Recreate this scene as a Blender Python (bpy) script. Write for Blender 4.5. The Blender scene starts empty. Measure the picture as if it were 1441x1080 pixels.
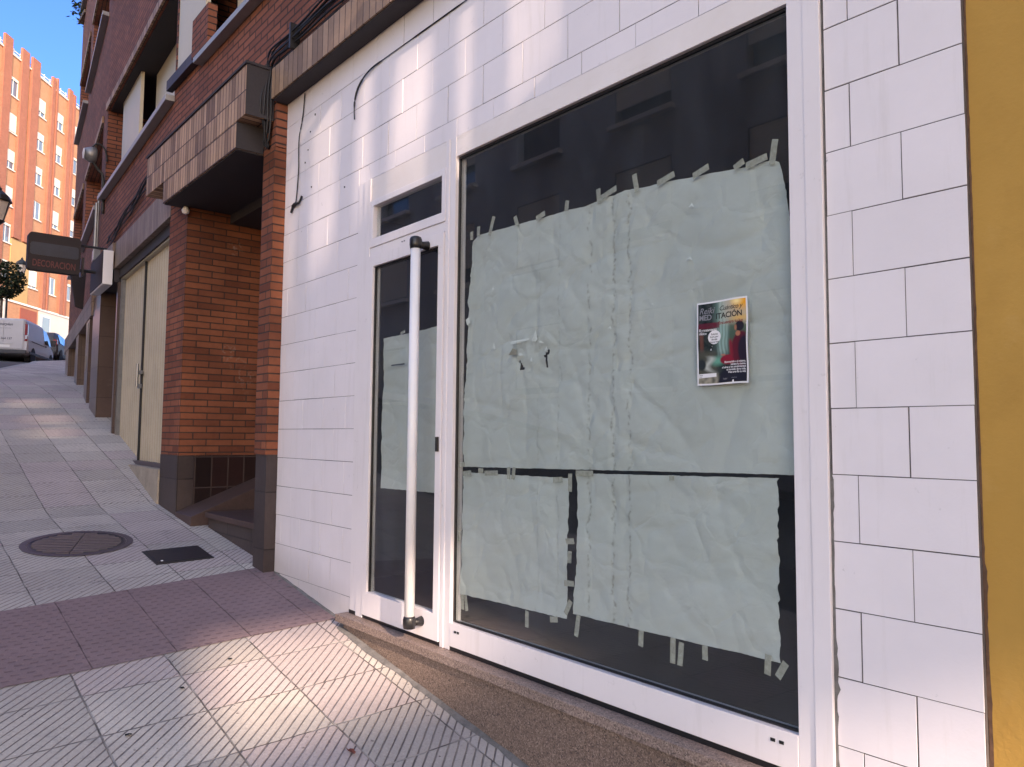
import bpy, bmesh, math, random
import numpy as np
from mathutils import Vector, Matrix, noise as mn
random.seed(7)
PI = math.pi
sc = bpy.context.scene
COL = sc.collection
R = math.radians

# ------------------------------------------------------------------ camera
CAM = Vector((0.0, -2.2617, 1.6))
def make_camera():
    f, yaw, pitch, roll = 1080.0, 0.870686569, 0.0701710228, 0.00823879853
    cy, sy, cp, sp = math.cos(yaw), math.sin(yaw), math.cos(pitch), math.sin(pitch)
    fw = Vector((-sy*cp, cy*cp, sp)); r = Vector((cy, sy, 0)); u = r.cross(fw)
    cr, sr = math.cos(roll), math.sin(roll)
    r2 = cr*r + sr*u; u2 = -sr*r + cr*u
    cd = bpy.data.cameras.new('camera'); co = bpy.data.objects.new('camera', cd); COL.objects.link(co)
    m = Matrix((r2, u2, -fw)).transposed().to_4x4(); m.translation = CAM
    co.matrix_world = m
    cd.sensor_fit = 'HORIZONTAL'; cd.sensor_width = 36; cd.lens = f*36/1441
    cd.clip_start = 0.05; cd.clip_end = 600
    sc.camera = co
make_camera()

# ------------------------------------------------------------------ materials
class NT:
    def __init__(s, name):
        s.m = bpy.data.materials.new(name); s.m.use_nodes = True
        s.t = s.m.node_tree; s.t.nodes.clear()
        s.out = s.t.nodes.new('ShaderNodeOutputMaterial')
    def n(s, typ, ins=None, **props):
        nd = s.t.nodes.new(typ)
        for k, v in props.items(): setattr(nd, k, v)
        if ins:
            for k, v in ins.items():
                sock = nd.inputs[k]
                if isinstance(v, bpy.types.NodeSocket): s.t.links.new(v, sock)
                else: sock.default_value = v
        return nd
    def val(s, v): return v
    def math(s, op, a, b=0.0, c=0.0, clamp=False):
        nd = s.n('ShaderNodeMath', {0: a, 1: b, 2: c}, operation=op, use_clamp=clamp); return nd.outputs[0]
    def mix(s, fac, a, b):
        nd = s.n('ShaderNodeMix', {0: fac, 6: a, 7: b}, data_type='RGBA'); return nd.outputs[2]
    def noise(s, vec, scale, detail=4, rough=.55, dim='3D'):
        return s.n('ShaderNodeTexNoise', {'Vector': vec, 'Scale': scale, 'Detail': detail, 'Roughness': rough}).outputs['Fac']
    def ramp(s, fac, a, b):
        return s.n('ShaderNodeMapRange', {0: fac, 1: a, 2: b, 3: 0.0, 4: 1.0}).outputs[0]
    def obj(s): return s.n('ShaderNodeTexCoord').outputs['Object']
    def bump(s, h, dist, strength=1.0):
        return s.n('ShaderNodeBump', {'Height': h, 'Distance': dist, 'Strength': strength}).outputs['Normal']
    def bsdf(s, col, rough=.6, normal=None, metallic=0.0, spec=.5, **kw):
        d = {'Base Color': col, 'Roughness': rough, 'Metallic': metallic, 'Specular IOR Level': spec}
        if normal is not None: d['Normal'] = normal
        d.update(kw)
        p = s.n('ShaderNodeBsdfPrincipled', d)
        s.t.links.new(p.outputs[0], s.out.inputs[0]); return s.m
def C4(c): return (c[0], c[1], c[2], 1.0)
def sc3(c, k): return (c[0]*k, c[1]*k, c[2]*k, 1.0)

def m_plain(name, c, rough=.5, var=.12, scale=6.0, bump=.0, metallic=0.0, spec=.5, fine=60):
    t = NT(name); v = t.obj()
    n1 = t.noise(v, scale, 6, .6); n2 = t.noise(v, fine, 3)
    f = t.math('ADD', t.math('MULTIPLY', n1, .7), t.math('MULTIPLY', n2, .3))
    col = t.mix(t.ramp(f, .3, .7), sc3(c, 1-var), sc3(c, 1+var))
    nm = t.bump(f, bump) if bump else None
    r = t.math('ADD', rough-.08, t.math('MULTIPLY', n1, .16))
    return t.bsdf(col, r, nm, metallic, spec)

def wall_uv(t):
    """object-space wall coordinates: horizontal run along the face, and height"""
    tc = t.n('ShaderNodeTexCoord')
    sp = t.n('ShaderNodeSeparateXYZ', {0: tc.outputs['Object']}); sn = t.n('ShaderNodeSeparateXYZ', {0: tc.outputs['Normal']})
    side = t.math('GREATER_THAN', t.math('ABSOLUTE', sn.outputs[0]), .7)
    u = t.n('ShaderNodeMix', {0: side, 2: sp.outputs[0], 3: sp.outputs[1]}, data_type='FLOAT').outputs[0]
    up = t.math('GREATER_THAN', t.math('ABSOLUTE', sn.outputs[2]), .7)
    v = t.n('ShaderNodeMix', {0: up, 2: sp.outputs[2], 3: sp.outputs[1]}, data_type='FLOAT').outputs[0]
    cb = t.n('ShaderNodeCombineXYZ', {0: u, 1: v, 2: 0.0})
    return cb.outputs[0], tc.outputs['Object']

def m_brick(name, c1, c2, mortar, bw=.25, rh=.065, ms=.008, offset=.5, rough=.8, bump=.006, dirt=.25, spec=.3, shift=(0, 0), bias=0.0):
    t = NT(name); uv, ob = wall_uv(t)
    uvs = t.n('ShaderNodeVectorMath', {0: uv, 1: (shift[0], shift[1], 0)}, operation='ADD').outputs[0]
    b = t.n('ShaderNodeTexBrick', {'Vector': uvs, 'Color1': C4(c1), 'Color2': C4(c2), 'Mortar': C4(mortar), 'Scale': 1.0,
            'Mortar Size': ms, 'Mortar Smooth': .25, 'Bias': bias, 'Brick Width': bw, 'Row Height': rh}, offset=offset, offset_frequency=2, squash=1.0)
    n1 = t.noise(ob, 1.3, 5, .6); n2 = t.noise(ob, 35, 4)
    k = t.math('ADD', 1-dirt, t.math('MULTIPLY', t.ramp(n1, .3, .7), dirt))
    k = t.math('MULTIPLY', k, t.math('ADD', .85, t.math('MULTIPLY', n2, .3)))
    col = t.n('ShaderNodeMix', {0: 1.0, 6: b.outputs['Color'], 7: k}, data_type='RGBA', blend_type='MULTIPLY').outputs[2]
    ef = t.math('MULTIPLY', t.ramp(t.noise(ob, 3.0, 5, .65), .60, .70), t.ramp(t.noise(ob, 26, 4, .7), .50, .66))
    col = t.mix(t.math('MULTIPLY', ef, .35), col, (.38, .32, .28, 1))
    h = t.math('ADD', t.math('SUBTRACT', 1.0, b.outputs['Fac']), t.math('MULTIPLY', n2, .35))
    return t.bsdf(col, rough, t.bump(h, bump), 0.0, spec)

MT = {}
MT['brick'] = m_brick('dark red brick', (.235, .080, .050), (.345, .118, .070), (.055, .035, .032), bw=.24, rh=.06, ms=.007, dirt=.35)
MT['brick_orange'] = m_brick('orange brick', (.20, .060, .033), (.36, .118, .060), (.08, .045, .036), bw=.24, rh=.06, ms=.0055, dirt=.5)
MT['brick_far'] = m_brick('far orange brick', (.45, .215, .125), (.50, .25, .145), (.42, .25, .15), ms=.006, dirt=.15)
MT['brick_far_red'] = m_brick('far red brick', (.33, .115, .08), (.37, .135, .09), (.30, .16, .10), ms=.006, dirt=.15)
MT['fascia'] = m_brick('glazed clay fascia tile', (.22, .12, .070), (.66, .41, .26), (.05, .03, .028), bw=.062, rh=.187, ms=.005, offset=0, rough=.6, bump=.006, dirt=.35, spec=.25, shift=(0, -.135))
MT['fascia_beige'] = m_brick('glazed beige fascia tile', (.26, .165, .115), (.46, .30, .21), (.08, .05, .04), bw=.075, rh=.5, ms=.004, offset=0, rough=.6, bump=.006, dirt=.4, spec=.25, shift=(0, .1))
MT['fascia_grey'] = m_brick('weathered grey fascia tile', (.24, .17, .14), (.36, .27, .22), (.10, .07, .06), bw=.07, rh=.6, ms=.004, offset=0, rough=.6, bump=.005, dirt=.45, shift=(0, .1))
MT['dado'] = m_brick('dark glazed dado tile', (.022, .013, .013), (.045, .020, .019), (.085, .06, .056), bw=.15, rh=.28, ms=.006, offset=0, rough=.3, bump=.003, dirt=.3, spec=.5)
MT['stone_dark'] = m_brick('brown polished stone', (.10, .068, .062), (.115, .078, .07), (.05, .035, .03), bw=.6, rh=.42, ms=.004, offset=0, rough=.28, bump=.001, dirt=.25, spec=.5)
MT['stone_grey'] = m_brick('dark grey stone base', (.062, .046, .046), (.085, .062, .060), (.04, .03, .03), bw=.5, rh=.4, ms=.005, offset=0, rough=.55, bump=.003, dirt=.4)
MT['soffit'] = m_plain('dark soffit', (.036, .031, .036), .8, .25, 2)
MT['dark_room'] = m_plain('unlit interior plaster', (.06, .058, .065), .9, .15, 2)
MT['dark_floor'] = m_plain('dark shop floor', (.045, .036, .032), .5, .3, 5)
def m_frame():
    t = NT('white painted aluminium with scuffs'); v = t.obj()
    st = t.n('ShaderNodeMapping', {'Vector': v, 'Scale': (14, 14, 1.2)}); n3 = t.noise(st.outputs[0], 1.2, 6, .65)
    n1 = t.noise(v, 3, 5, .6); n2 = t.noise(v, 28, 4, .65)
    col = t.mix(t.ramp(n1, .3, .7), (.80, .745, .77, 1), (.755, .70, .72, 1))
    col = t.mix(t.math('MULTIPLY', t.ramp(n3, .55, .75), .28), col, (.52, .47, .44, 1))
    col = t.mix(t.math('MULTIPLY', t.math('MULTIPLY', t.ramp(n2, .62, .70), t.ramp(n1, .45, .6)), .35), col, (.45, .42, .42, 1))
    return t.bsdf(col, t.math('ADD', .26, t.math('MULTIPLY', n1, .22)), None, 0.0, .5)
MT['white_paint'] = m_frame()
MT['black_plastic'] = m_plain('black plastic', (.012, .012, .014), .35, .2, 20)
MT['black_rubber'] = m_plain('black cable rubber', (.014, .014, .017), .55, .2, 30)
MT['grey_metal'] = m_plain('grey metal', (.22, .22, .23), .4, .2, 10, metallic=.5)
MT['iron'] = m_plain('dark cast iron', (.10, .078, .085), .55, .3, 25, .002, metallic=.2)
MT['iron_black'] = m_plain('black iron', (.02, .02, .022), .5, .3, 25, .001)
MT['lamp_black'] = m_plain('black green lamp paint', (.018, .02, .02), .45, .2, 12)
MT['cream_metal'] = m_plain('cream painted sheet metal', (.42, .365, .285), .5, .14, 3, .001)
MT['beige_shutter'] = m_plain('beige roller shutter', (.56, .49, .38), .5, .08, 2)
MT['concrete'] = m_plain('pale rendered concrete', (.33, .28, .23), .9, .3, 5, .004)
MT['sill_metal'] = m_plain('grey sill metal', (.30, .29, .29), .45, .15, 6)
MT['mortar'] = m_plain('dark mortar edge', (.15, .14, .135), .95, .45, 14, .006)
MT['grout'] = m_plain('dark grout', (.10, .085, .085), .95, .3, 20)
MT['asphalt'] = m_plain('asphalt', (.055, .053, .055), .9, .25, 8, .004, fine=140)
MT['kerbstone'] = m_plain('granite kerb', (.34, .32, .31), .8, .2, 8, .003)
MT['red_stone'] = m_plain('red brown stone tread', (.07, .04, .036), .6, .3, 8, .002)
MT['sign_dark'] = m_plain('faded dark sign face', (.022, .015, .017), .75, .3, 4)
MT['sign_navy'] = m_plain('faded navy sign band', (.028, .032, .050), .4, .25, 5)
MT['sign_red'] = m_plain('faded red lettering', (.12, .028, .03), .5, .25, 10)
MT['sign_white'] = m_plain('white lightbox plastic', (.74, .73, .76), .35, .04, 4)
MT['van_white'] = m_plain('white van paint', (.50, .475, .48), .5, .05, 3)
MT['car_grey'] = m_plain('dark grey car paint', (.075, .07, .072), .5, .1, 3, metallic=.1)
MT['tyre'] = m_plain('tyre rubber', (.018, .018, .02), .8, .2, 20)
MT['rim'] = m_plain('grey wheel rim', (.30, .30, .31), .4, .1, 10, metallic=.5)
MT['tail_red'] = m_plain('red tail light lens', (.22, .015, .02), .2, .1, 10)
MT['lens_clear'] = m_plain('pale headlight lens', (.6, .62, .65), .15, .05, 10)
MT['dark_glass'] = m_plain('dark vehicle glass', (.02, .022, .026), .06, .1, 5, spec=.8)
MT['blue_glass'] = m_plain('window glass reflecting', (.10, .14, .20), .06, .15, 1.5, spec=1.0)
MT['bumper'] = m_plain('grey black bumper plastic', (.05, .05, .055), .6, .15, 10)
MT['print_dark'] = m_plain('dark printed lettering', (.10, .10, .12), .6, .1, 10)
MT['print_black'] = m_plain('black printed ink', (.012, .012, .014), .5, .1, 10)
MT['print_red'] = m_plain('crimson printed ink', (.22, .012, .018), .5, .1, 10)
MT['print_white'] = m_plain('white printed ink', (.75, .74, .76), .5, .03, 10)
MT['print_grey'] = m_plain('grey printed ink', (.22, .22, .25), .5, .1, 10)
MT['white_wall'] = m_plain('white render', (.50, .47, .44), .8, .08, 1)
MT['frame_white'] = m_plain('white window frame', (.72, .70, .68), .5, .04, 4)
MT['blind_white'] = m_brick('white roller blind', (.74, .70, .62), (.78, .74, .66), (.55, .50, .44), bw=5, rh=.06, ms=.006, offset=0, rough=.6, bump=.002, dirt=.1)
MT['far_red'] = m_plain('red shutter', (.26, .06, .035), .7, .1, 3)
MT['pale_yellow'] = m_plain('pale yellow render', (.42, .27, .12), .85, .1, 1)
MT['glass_lamp'] = m_plain('frosted lamp glass', (.70, .62, .55), .4, .05, 4)
MT['torn_white'] = m_plain('torn white paper', (.90, .90, .88), .9, .04, 40)
MT['leaf_red'] = m_plain('dry red leaf', (.20, .05, .03), .7, .3, 40)
MT['bark'] = m_plain('bark', (.09, .065, .05), .9, .3, 15, .01)
MT['opp_wall'] = m_plain('opposite grey render', (.42, .45, .52), .9, .1, 1)
MT['mask_slab_wall'] = m_plain('mask slab render', (.45, .40, .36), .9, .15, .6)  # for the unseen slab added to shape the sun

def m_leaf(name, c1, c2):
    t = NT(name)
    g = t.n('ShaderNodeNewGeometry')
    col = t.mix(g.outputs['Random Per Island'], C4(c1), C4(c2))
    return t.bsdf(col, .6, None, 0.0, .3)
MT['leaf'] = m_leaf('dark clipped foliage', (.009, .018, .008), (.024, .038, .014))
MT['weed'] = m_leaf('weed leaves', (.04, .07, .02), (.09, .13, .045))

def m_tile():
    t = NT('white painted wall tile'); v = t.obj()
    g = t.n('ShaderNodeNewGeometry')
    sp = t.n('ShaderNodeSeparateXYZ', {0: v})
    n1 = t.noise(v, 2.2, 6, .6); n2 = t.noise(v, 45, 4, .6)
    st = t.n('ShaderNodeMapping', {'Vector': v, 'Scale': (9, 9, .8)})
    n3 = t.noise(st.outputs[0], 1.5, 6, .65)
    a = (.825, .765, .80, 1); b = (.74, .69, .72, 1)
    col = t.mix(t.ramp(n1, .32, .72), a, b)
    col = t.mix(t.math('MULTIPLY', g.outputs['Random Per Island'], .30), col, (.72, .665, .70, 1))
    col = t.mix(t.math('MULTIPLY', t.ramp(n3, .56, .78), .34), col, (.55, .50, .47, 1))
    chip = t.math('MULTIPLY', t.ramp(t.noise(v, 16, 4, .7), .66, .72), t.ramp(t.noise(v, 3.1, 3), .47, .60))
    col = t.mix(t.math('MULTIPLY', chip, .75), col, (.40, .38, .39, 1))
    # grime just above the pavement line (stays with the wall)
    gl = t.math('ADD', sp.outputs[2], t.math('MULTIPLY', sp.outputs[0], .15))
    low = t.math('SUBTRACT', 1.0, t.ramp(t.math('ADD', gl, t.math('MULTIPLY', n3, .12)), -.12, .06), clamp=True)
    col = t.mix(t.math('MULTIPLY', low, .45), col, (.40, .35, .33, 1))
    h = t.math('ADD', t.math('MULTIPLY', n2, .35), t.math('MULTIPLY', n1, .4))
    return t.bsdf(col, t.math('ADD', .34, t.math('MULTIPLY', n2, .2)), t.bump(h, .0022), 0.0, .4)
MT['tile'] = m_tile()

def m_stained_white():
    t = NT('yellowed white render band'); v = t.obj()
    n1 = t.noise(v, 3, 6, .65)
    st = t.n('ShaderNodeMapping', {'Vector': v, 'Scale': (3, 3, 14)})
    n2 = t.noise(st.outputs[0], 1.4, 6, .7)
    col = t.mix(t.ramp(n1, .3, .7), (.74, .67, .65, 1), (.80, .74, .74, 1))
    col = t.mix(t.math('MULTIPLY', t.ramp(n2, .55, .75), .35), col, (.50, .44, .38, 1))
    return t.bsdf(col, .5, t.bump(n1, .003), 0.0, .4)
MT['band'] = m_stained_white()

def m_ochre():
    t = NT('ochre painted render'); v = t.obj()
    n1 = t.noise(v, 1.1, 6, .6); n2 = t.noise(v, 55, 4, .6); n3 = t.noise(v, 5, 5, .65)
    col = t.mix(t.ramp(n1, .3, .7), (.45, .245, .060, 1), (.53, .295, .078, 1))
    col = t.mix(t.math('MULTIPLY', t.ramp(n3, .50, .72), .35), col, (.36, .19, .048, 1))
    col = t.mix(t.math('MULTIPLY', t.ramp(t.noise(v, 2.3, 6, .7), .55, .62), .25), col, (.55, .33, .12, 1))
    col = t.mix(t.math('MULTIPLY', t.ramp(n2, .72, .8), t.math('MULTIPLY', t.ramp(n3, .6, .68), .7)), col, (.62, .46, .25, 1))
    h = t.math('ADD', t.math('MULTIPLY', n2, .5), n3)
    return t.bsdf(col, .85, t.bump(h, .003), 0.0, .2)
MT['ochre'] = m_ochre()
MT['ochre_edge'] = m_plain('brown grimy render edge', (.13, .065, .04), .9, .4, 25, .004)

def m_granite(name, base, dark, light, rough=.45):
    t = NT(name); v = t.obj()
    vo = t.n('ShaderNodeTexVoronoi', {'Vector': v, 'Scale': 210.0}).outputs['Color']
    s = t.n('ShaderNodeSeparateColor', {0: vo}).outputs[0]
    n1 = t.noise(v, 60, 5, .7); n2 = t.noise(v, 1.8, 5, .6)
    col = t.mix(t.ramp(s, .62, .7), C4(base), C4(dark))
    col = t.mix(t.ramp(s, .30, .22), col, C4(light))
    col = t.mix(t.ramp(n1, .35, .7), col, C4(base))
    k = t.math('ADD', .72, t.math('MULTIPLY', n2, .5))
    col = t.n('ShaderNodeMix', {0: 1.0, 6: col, 7: k}, data_type='RGBA', blend_type='MULTIPLY').outputs[2]
    return t.bsdf(col, rough, t.bump(n1, .0008), 0.0, .5)
MT['granite'] = m_granite('brown speckled granite', (.185, .125, .10), (.045, .030, .027), (.34, .25, .205))
MT['granite_sill'] = m_granite('grey brown granite sill', (.24, .17, .145), (.07, .05, .045), (.38, .29, .25), .5)

GX0, GDX = -2.82, .39
GY0, GDY = -.145, .432
def m_paving():
    t = NT('ribbed grey paving slab'); v = t.obj()
    sp = t.n('ShaderNodeSeparateXYZ', {0: v}); x, y = sp.outputs[0], sp.outputs[1]
    wob = t.math('MULTIPLY', t.math('SUBTRACT', t.noise(v, 3.5, 2), .5), .012)
    fx = t.math('DIVIDE', t.math('ADD', t.math('SUBTRACT', x, GX0), wob), GDX)
    fy = t.math('DIVIDE', t.math('ADD', t.math('SUBTRACT', y, GY0), wob), GDY)
    def edge(f, d):
        fr = t.math('FRACT', f)
        return t.math('MULTIPLY', t.math('MINIMUM', fr, t.math('SUBTRACT', 1.0, fr)), d)
    e = t.math('MINIMUM', edge(fx, GDX), edge(fy, GDY))
    nj = t.noise(v, 6, 3)
    jw = t.math('ADD', .0012, t.math('MULTIPLY', nj, .0085))
    joint = t.math('SUBTRACT', 1.0, t.n('ShaderNodeMapRange', {0: e, 1: t.math('MULTIPLY', jw, .45), 2: jw, 3: 0.0, 4: 1.0}).outputs[0], clamp=True)
    # diagonal ribs
    cell0 = t.n('ShaderNodeCombineXYZ', {0: t.math('FLOOR', fx), 1: t.math('FLOOR', fy), 2: 3.0})
    wc0 = t.n('ShaderNodeTexWhiteNoise', {'Vector': cell0.outputs[0]}).outputs['Value']
    d = t.math('ADD', t.math('DIVIDE', t.math('ADD', t.math('ADD', x, y), wob), .056), t.math('MULTIPLY', wc0, .45))
    fr = t.math('FRACT', d)
    ge = t.math('MINIMUM', fr, t.math('SUBTRACT', 1.0, fr))
    n2 = t.noise(v, 14, 3)
    gw = t.math('ADD', .045, t.math('MULTIPLY', n2, .10))
    groove = t.math('SUBTRACT', 1.0, t.n('ShaderNodeMapRange', {0: ge, 1: t.math('MULTIPLY', gw, .5), 2: t.math('MULTIPLY', gw, 1.25), 3: 0.0, 4: 1.0}).outputs[0], clamp=True)
    cell = t.n('ShaderNodeCombineXYZ', {0: t.math('FLOOR', fx), 1: t.math('FLOOR', fy), 2: 0.0})
    wn = t.n('ShaderNodeTexWhiteNoise', {'Vector': cell.outputs[0]})
    n1 = t.noise(v, .9, 5, .6); n3 = t.noise(v, 72, 4, .8); n4 = t.noise(v, 7, 5, .65)
    col = t.mix(wn.outputs['Value'], (.46, .41, .37, 1), (.62, .555, .50, 1))
    pk = t.math('MULTIPLY', t.math('GREATER_THAN', t.n('ShaderNodeSeparateColor', {0: wn.outputs['Color']}).outputs[1], .72), .55)
    col = t.mix(pk, col, (.54, .42, .42, 1))
    col = t.mix(t.math('MULTIPLY', t.ramp(n3, .54, .68), .5), col, (.22, .20, .20, 1))
    col = t.mix(t.math('MULTIPLY', t.ramp(n3, .43, .34), .5), col, (.74, .70, .67, 1))
    col = t.mix(t.math('MULTIPLY', t.ramp(n1, .42, .72), .55), col, (.32, .27, .265, 1))
    col = t.mix(t.math('MULTIPLY', t.ramp(n4, .60, .75), .42), col, (.29, .26, .255, 1))
    spot = t.math('MULTIPLY', t.ramp(t.noise(v, 26, 2), .70, .74), t.ramp(t.noise(v, 2.3, 2), .44, .54))
    col = t.mix(t.math('MULTIPLY', spot, .8), col, (.06, .05, .05, 1))
    col = t.mix(t.math('MULTIPLY', groove, t.math('ADD', .36, t.math('MULTIPLY', t.ramp(t.noise(v, 3.2, 5, .65), .32, .62), .52))), col, (.085, .07, .07, 1))
    jc = t.mix(t.ramp(nj, .45, .6), (.06, .05, .05, 1), (.34, .31, .29, 1))
    col = t.mix(t.math('MULTIPLY', joint, .85), col, jc)
    h = t.math('SUBTRACT', 1.0, t.math('MAXIMUM', t.math('MULTIPLY', groove, .9), joint))
    h = t.math('ADD', h, t.math('MULTIPLY', n3, .25))
    return t.bsdf(col, .8, t.bump(h, .004), 0.0, .3)
MT['paving'] = m_paving()

def m_tactile():
    t = NT('red brown tactile paving'); v = t.obj()
    sp = t.n('ShaderNodeSeparateXYZ', {0: v}); x, y = sp.outputs[0], sp.outputs[1]
    fx = t.math('DIVIDE', t.math('ADD', x, 5.34), .40); fy = t.math('DIVIDE', t.math('ADD', y, .145), .40)
    def edge(f, d):
        fr = t.math('FRACT', f)
        return t.math('MULTIPLY', t.math('MINIMUM', fr, t.math('SUBTRACT', 1.0, fr)), d)
    nj = t.noise(v, 5, 3)
    ex = t.math('ADD', edge(fx, .40), .0045)
    e = t.math('MINIMUM', ex, edge(fy, .40))
    joint = t.math('SUBTRACT', 1.0, t.n('ShaderNodeMapRange', {0: e, 1: .0015, 2: t.math('ADD', .002, t.math('MULTIPLY', nj, .005)), 3: 0.0, 4: 1.0}).outputs[0], clamp=True)
    rv = t.math('DIVIDE', x, .052); row = t.math('FLOOR', rv)
    st = t.math('MULTIPLY', t.math('FRACT', t.math('MULTIPLY', row, .5)), 1.0)
    fu = t.math('ABSOLUTE', t.math('SUBTRACT', t.math('FRACT', t.math('ADD', t.math('DIVIDE', t.math('ADD', y, t.math('MULTIPLY', x, .25)), .066), st)), .5))
    fv = t.math('ABSOLUTE', t.math('SUBTRACT', t.math('FRACT', rv), .5))
    pad = t.math('MULTIPLY', t.math('SUBTRACT', 1.0, t.ramp(fu, .20, .32)), t.math('SUBTRACT', 1.0, t.ramp(fv, .10, .22)))
    n1 = t.noise(v, 1.2, 5, .6); n3 = t.noise(v, 120, 3, .7); n4 = t.noise(v, 5, 5, .6)
    col = t.mix(t.ramp(n1, .3, .7), (.215, .148, .153, 1), (.275, .190, .195, 1))
    col = t.mix(t.math('MULTIPLY', t.ramp(n4, .45, .7), .5), col, (.22, .155, .16, 1))
    col = t.mix(t.math('MULTIPLY', t.ramp(n3, .5, .7), .4), col, (.12, .075, .075, 1))
    tick = t.math('MULTIPLY', pad, t.ramp(t.noise(v, 26, 3), .30, .55))
    col = t.mix(t.math('MULTIPLY', tick, .62), col, (.13, .08, .085, 1))
    col = t.mix(t.math('MULTIPLY', t.math('MULTIPLY', joint, t.ramp(nj, .42, .6)), .75), col, (.07, .045, .045, 1))
    h = t.math('SUBTRACT', t.math('SUBTRACT', 1.0, t.math('MULTIPLY', pad, .5)), joint)
    return t.bsdf(col, .8, t.bump(t.math('ADD', h, t.math('MULTIPLY', n3, .2)), .004), 0.0, .3)
MT['tactile'] = m_tactile()

def m_glass():
    t = NT('shop window glass')
    tr = t.n('ShaderNodeBsdfTransparent', {'Color': (.90, .93, .925, 1)})
    bk = t.n('ShaderNodeNewGeometry').outputs['Backfacing']
    gl = t.n('ShaderNodeBsdfGlossy', {'Color': (1, 1, 1, 1), 'Roughness': .012})
    fr = t.n('ShaderNodeFresnel', {'IOR': 1.52})
    f2 = t.math('MULTIPLY', t.math('MULTIPLY', fr.outputs[0], 1.7), t.math('SUBTRACT', 1.0, bk), clamp=True)
    mx = t.n('ShaderNodeMixShader', {0: f2, 1: tr.outputs[0], 2: gl.outputs[0]})
    v = t.obj(); st = t.n('ShaderNodeMapping', {'Vector': v, 'Scale': (2.2, 2.2, .9)})
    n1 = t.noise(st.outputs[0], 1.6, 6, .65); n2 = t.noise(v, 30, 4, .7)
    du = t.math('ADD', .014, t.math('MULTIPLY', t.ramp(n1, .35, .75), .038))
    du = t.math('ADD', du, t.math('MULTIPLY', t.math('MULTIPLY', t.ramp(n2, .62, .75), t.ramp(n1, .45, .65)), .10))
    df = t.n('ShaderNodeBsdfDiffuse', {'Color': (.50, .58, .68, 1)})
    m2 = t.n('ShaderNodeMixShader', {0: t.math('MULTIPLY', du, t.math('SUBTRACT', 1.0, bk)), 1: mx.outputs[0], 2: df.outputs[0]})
    t.t.links.new(m2.outputs[0], t.out.inputs[0]); return t.m
MT['glass'] = m_glass()

def m_paper():
    t = NT('pale wrapping paper'); v = t.n('ShaderNodeNewGeometry').outputs['Position']
    sp = t.n('ShaderNodeSeparateXYZ', {0: v}); x, z = sp.outputs[0], sp.outputs[2]
    n1 = t.noise(v, 2.2, 6, .6); n2 = t.noise(v, 60, 4, .6); n3 = t.noise(v, 9, 5, .6)
    col = t.mix(t.ramp(n1, .3, .7), (.68, .69, .66, 1), (.77, .775, .75, 1))
    col = t.mix(t.math('MULTIPLY', t.ramp(n3, .55, .75), .3), col, (.58, .56, .50, 1))
    # scuffed fold lines running down the sheet, in broken dashes
    tot = None
    for k, (x0, w, s) in enumerate(((-2.235, .006, .8), (-2.10, .007, .9), (-2.015, .006, .9), (-2.42, .005, .5), (-2.55, .004, .35))):
        wv = t.math('MULTIPLY', t.math('SUBTRACT', t.n('ShaderNodeTexNoise', {'W': t.math('ADD', z, k*7.3), 'Scale': 11.0, 'Detail': 4.0}, noise_dimensions='1D').outputs[0], .5), .05)
        dx = t.math('ABSOLUTE', t.math('ADD', t.math('SUBTRACT', x, x0), wv))
        ln = t.math('SUBTRACT', 1.0, t.ramp(dx, w*.35, w*1.6), clamp=True)
        ln = t.math('MULTIPLY', ln, t.math('MULTIPLY', t.ramp(n2, .45, .6), s))
        tot = ln if tot is None else t.math('MAXIMUM', tot, ln)
    col = t.mix(t.math('MULTIPLY', tot, .62), col, (.27, .245, .20, 1))
    ds = t.n('ShaderNodeTexNoise', {'Vector': v, 'Scale': 5.0, 'Detail': 4.0}).outputs['Color']
    vd = t.n('ShaderNodeMix', {0: .18, 6: v, 7: ds}, data_type='RGBA').outputs[2]
    def crease(scale, w):
        e = t.n('ShaderNodeTexVoronoi', {'Vector': vd, 'Scale': scale}, feature='DISTANCE_TO_EDGE').outputs['Distance']
        f = t.n('ShaderNodeTexVoronoi', {'Vector': vd, 'Scale': scale}).outputs['Distance']
        return t.math('ADD', t.math('MULTIPLY', t.ramp(e, 0.0, w), .35), t.math('MULTIPLY', f, .65))
    ch = t.math('ADD', t.math('MULTIPLY', crease(6.0, .12), 1.0), t.math('MULTIPLY', crease(17.0, .2), t.math('MULTIPLY', t.ramp(n1, .42, .68), .42)))
    ch = t.math('ADD', ch, t.math('MULTIPLY', n2, .05))
    d = t.n('ShaderNodeBsdfDiffuse', {'Color': col, 'Normal': t.bump(ch, .0065)})
    tl = t.n('ShaderNodeBsdfTranslucent', {'Color': col})
    mx = t.n('ShaderNodeMixShader', {0: .12, 1: d.outputs[0], 2: tl.outputs[0]})
    t.t.links.new(mx.outputs[0], t.out.inputs[0]); return t.m
MT['paper'] = m_paper()
def m_tape():
    t = NT('masking tape'); v = t.obj()
    n = t.noise(v, 60, 4, .6)
    col = t.mix(t.ramp(n, .3, .7), (.52, .49, .41, 1), (.66, .63, .55, 1))
    d = t.n('ShaderNodeBsdfDiffuse', {'Color': col}); tr = t.n('ShaderNodeBsdfTransparent', {'Color': (.9, .88, .8, 1)})
    mx = t.n('ShaderNodeMixShader', {0: t.math('ADD', .55, t.math('MULTIPLY', n, .35)), 1: tr.outputs[0], 2: d.outputs[0]})
    t.t.links.new(mx.outputs[0], t.out.inputs[0]); return t.m
MT['tape'] = m_tape()
MT['hole'] = m_plain('dark gap behind torn paper', (.012, .014, .015), .9, .1, 10)

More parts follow.
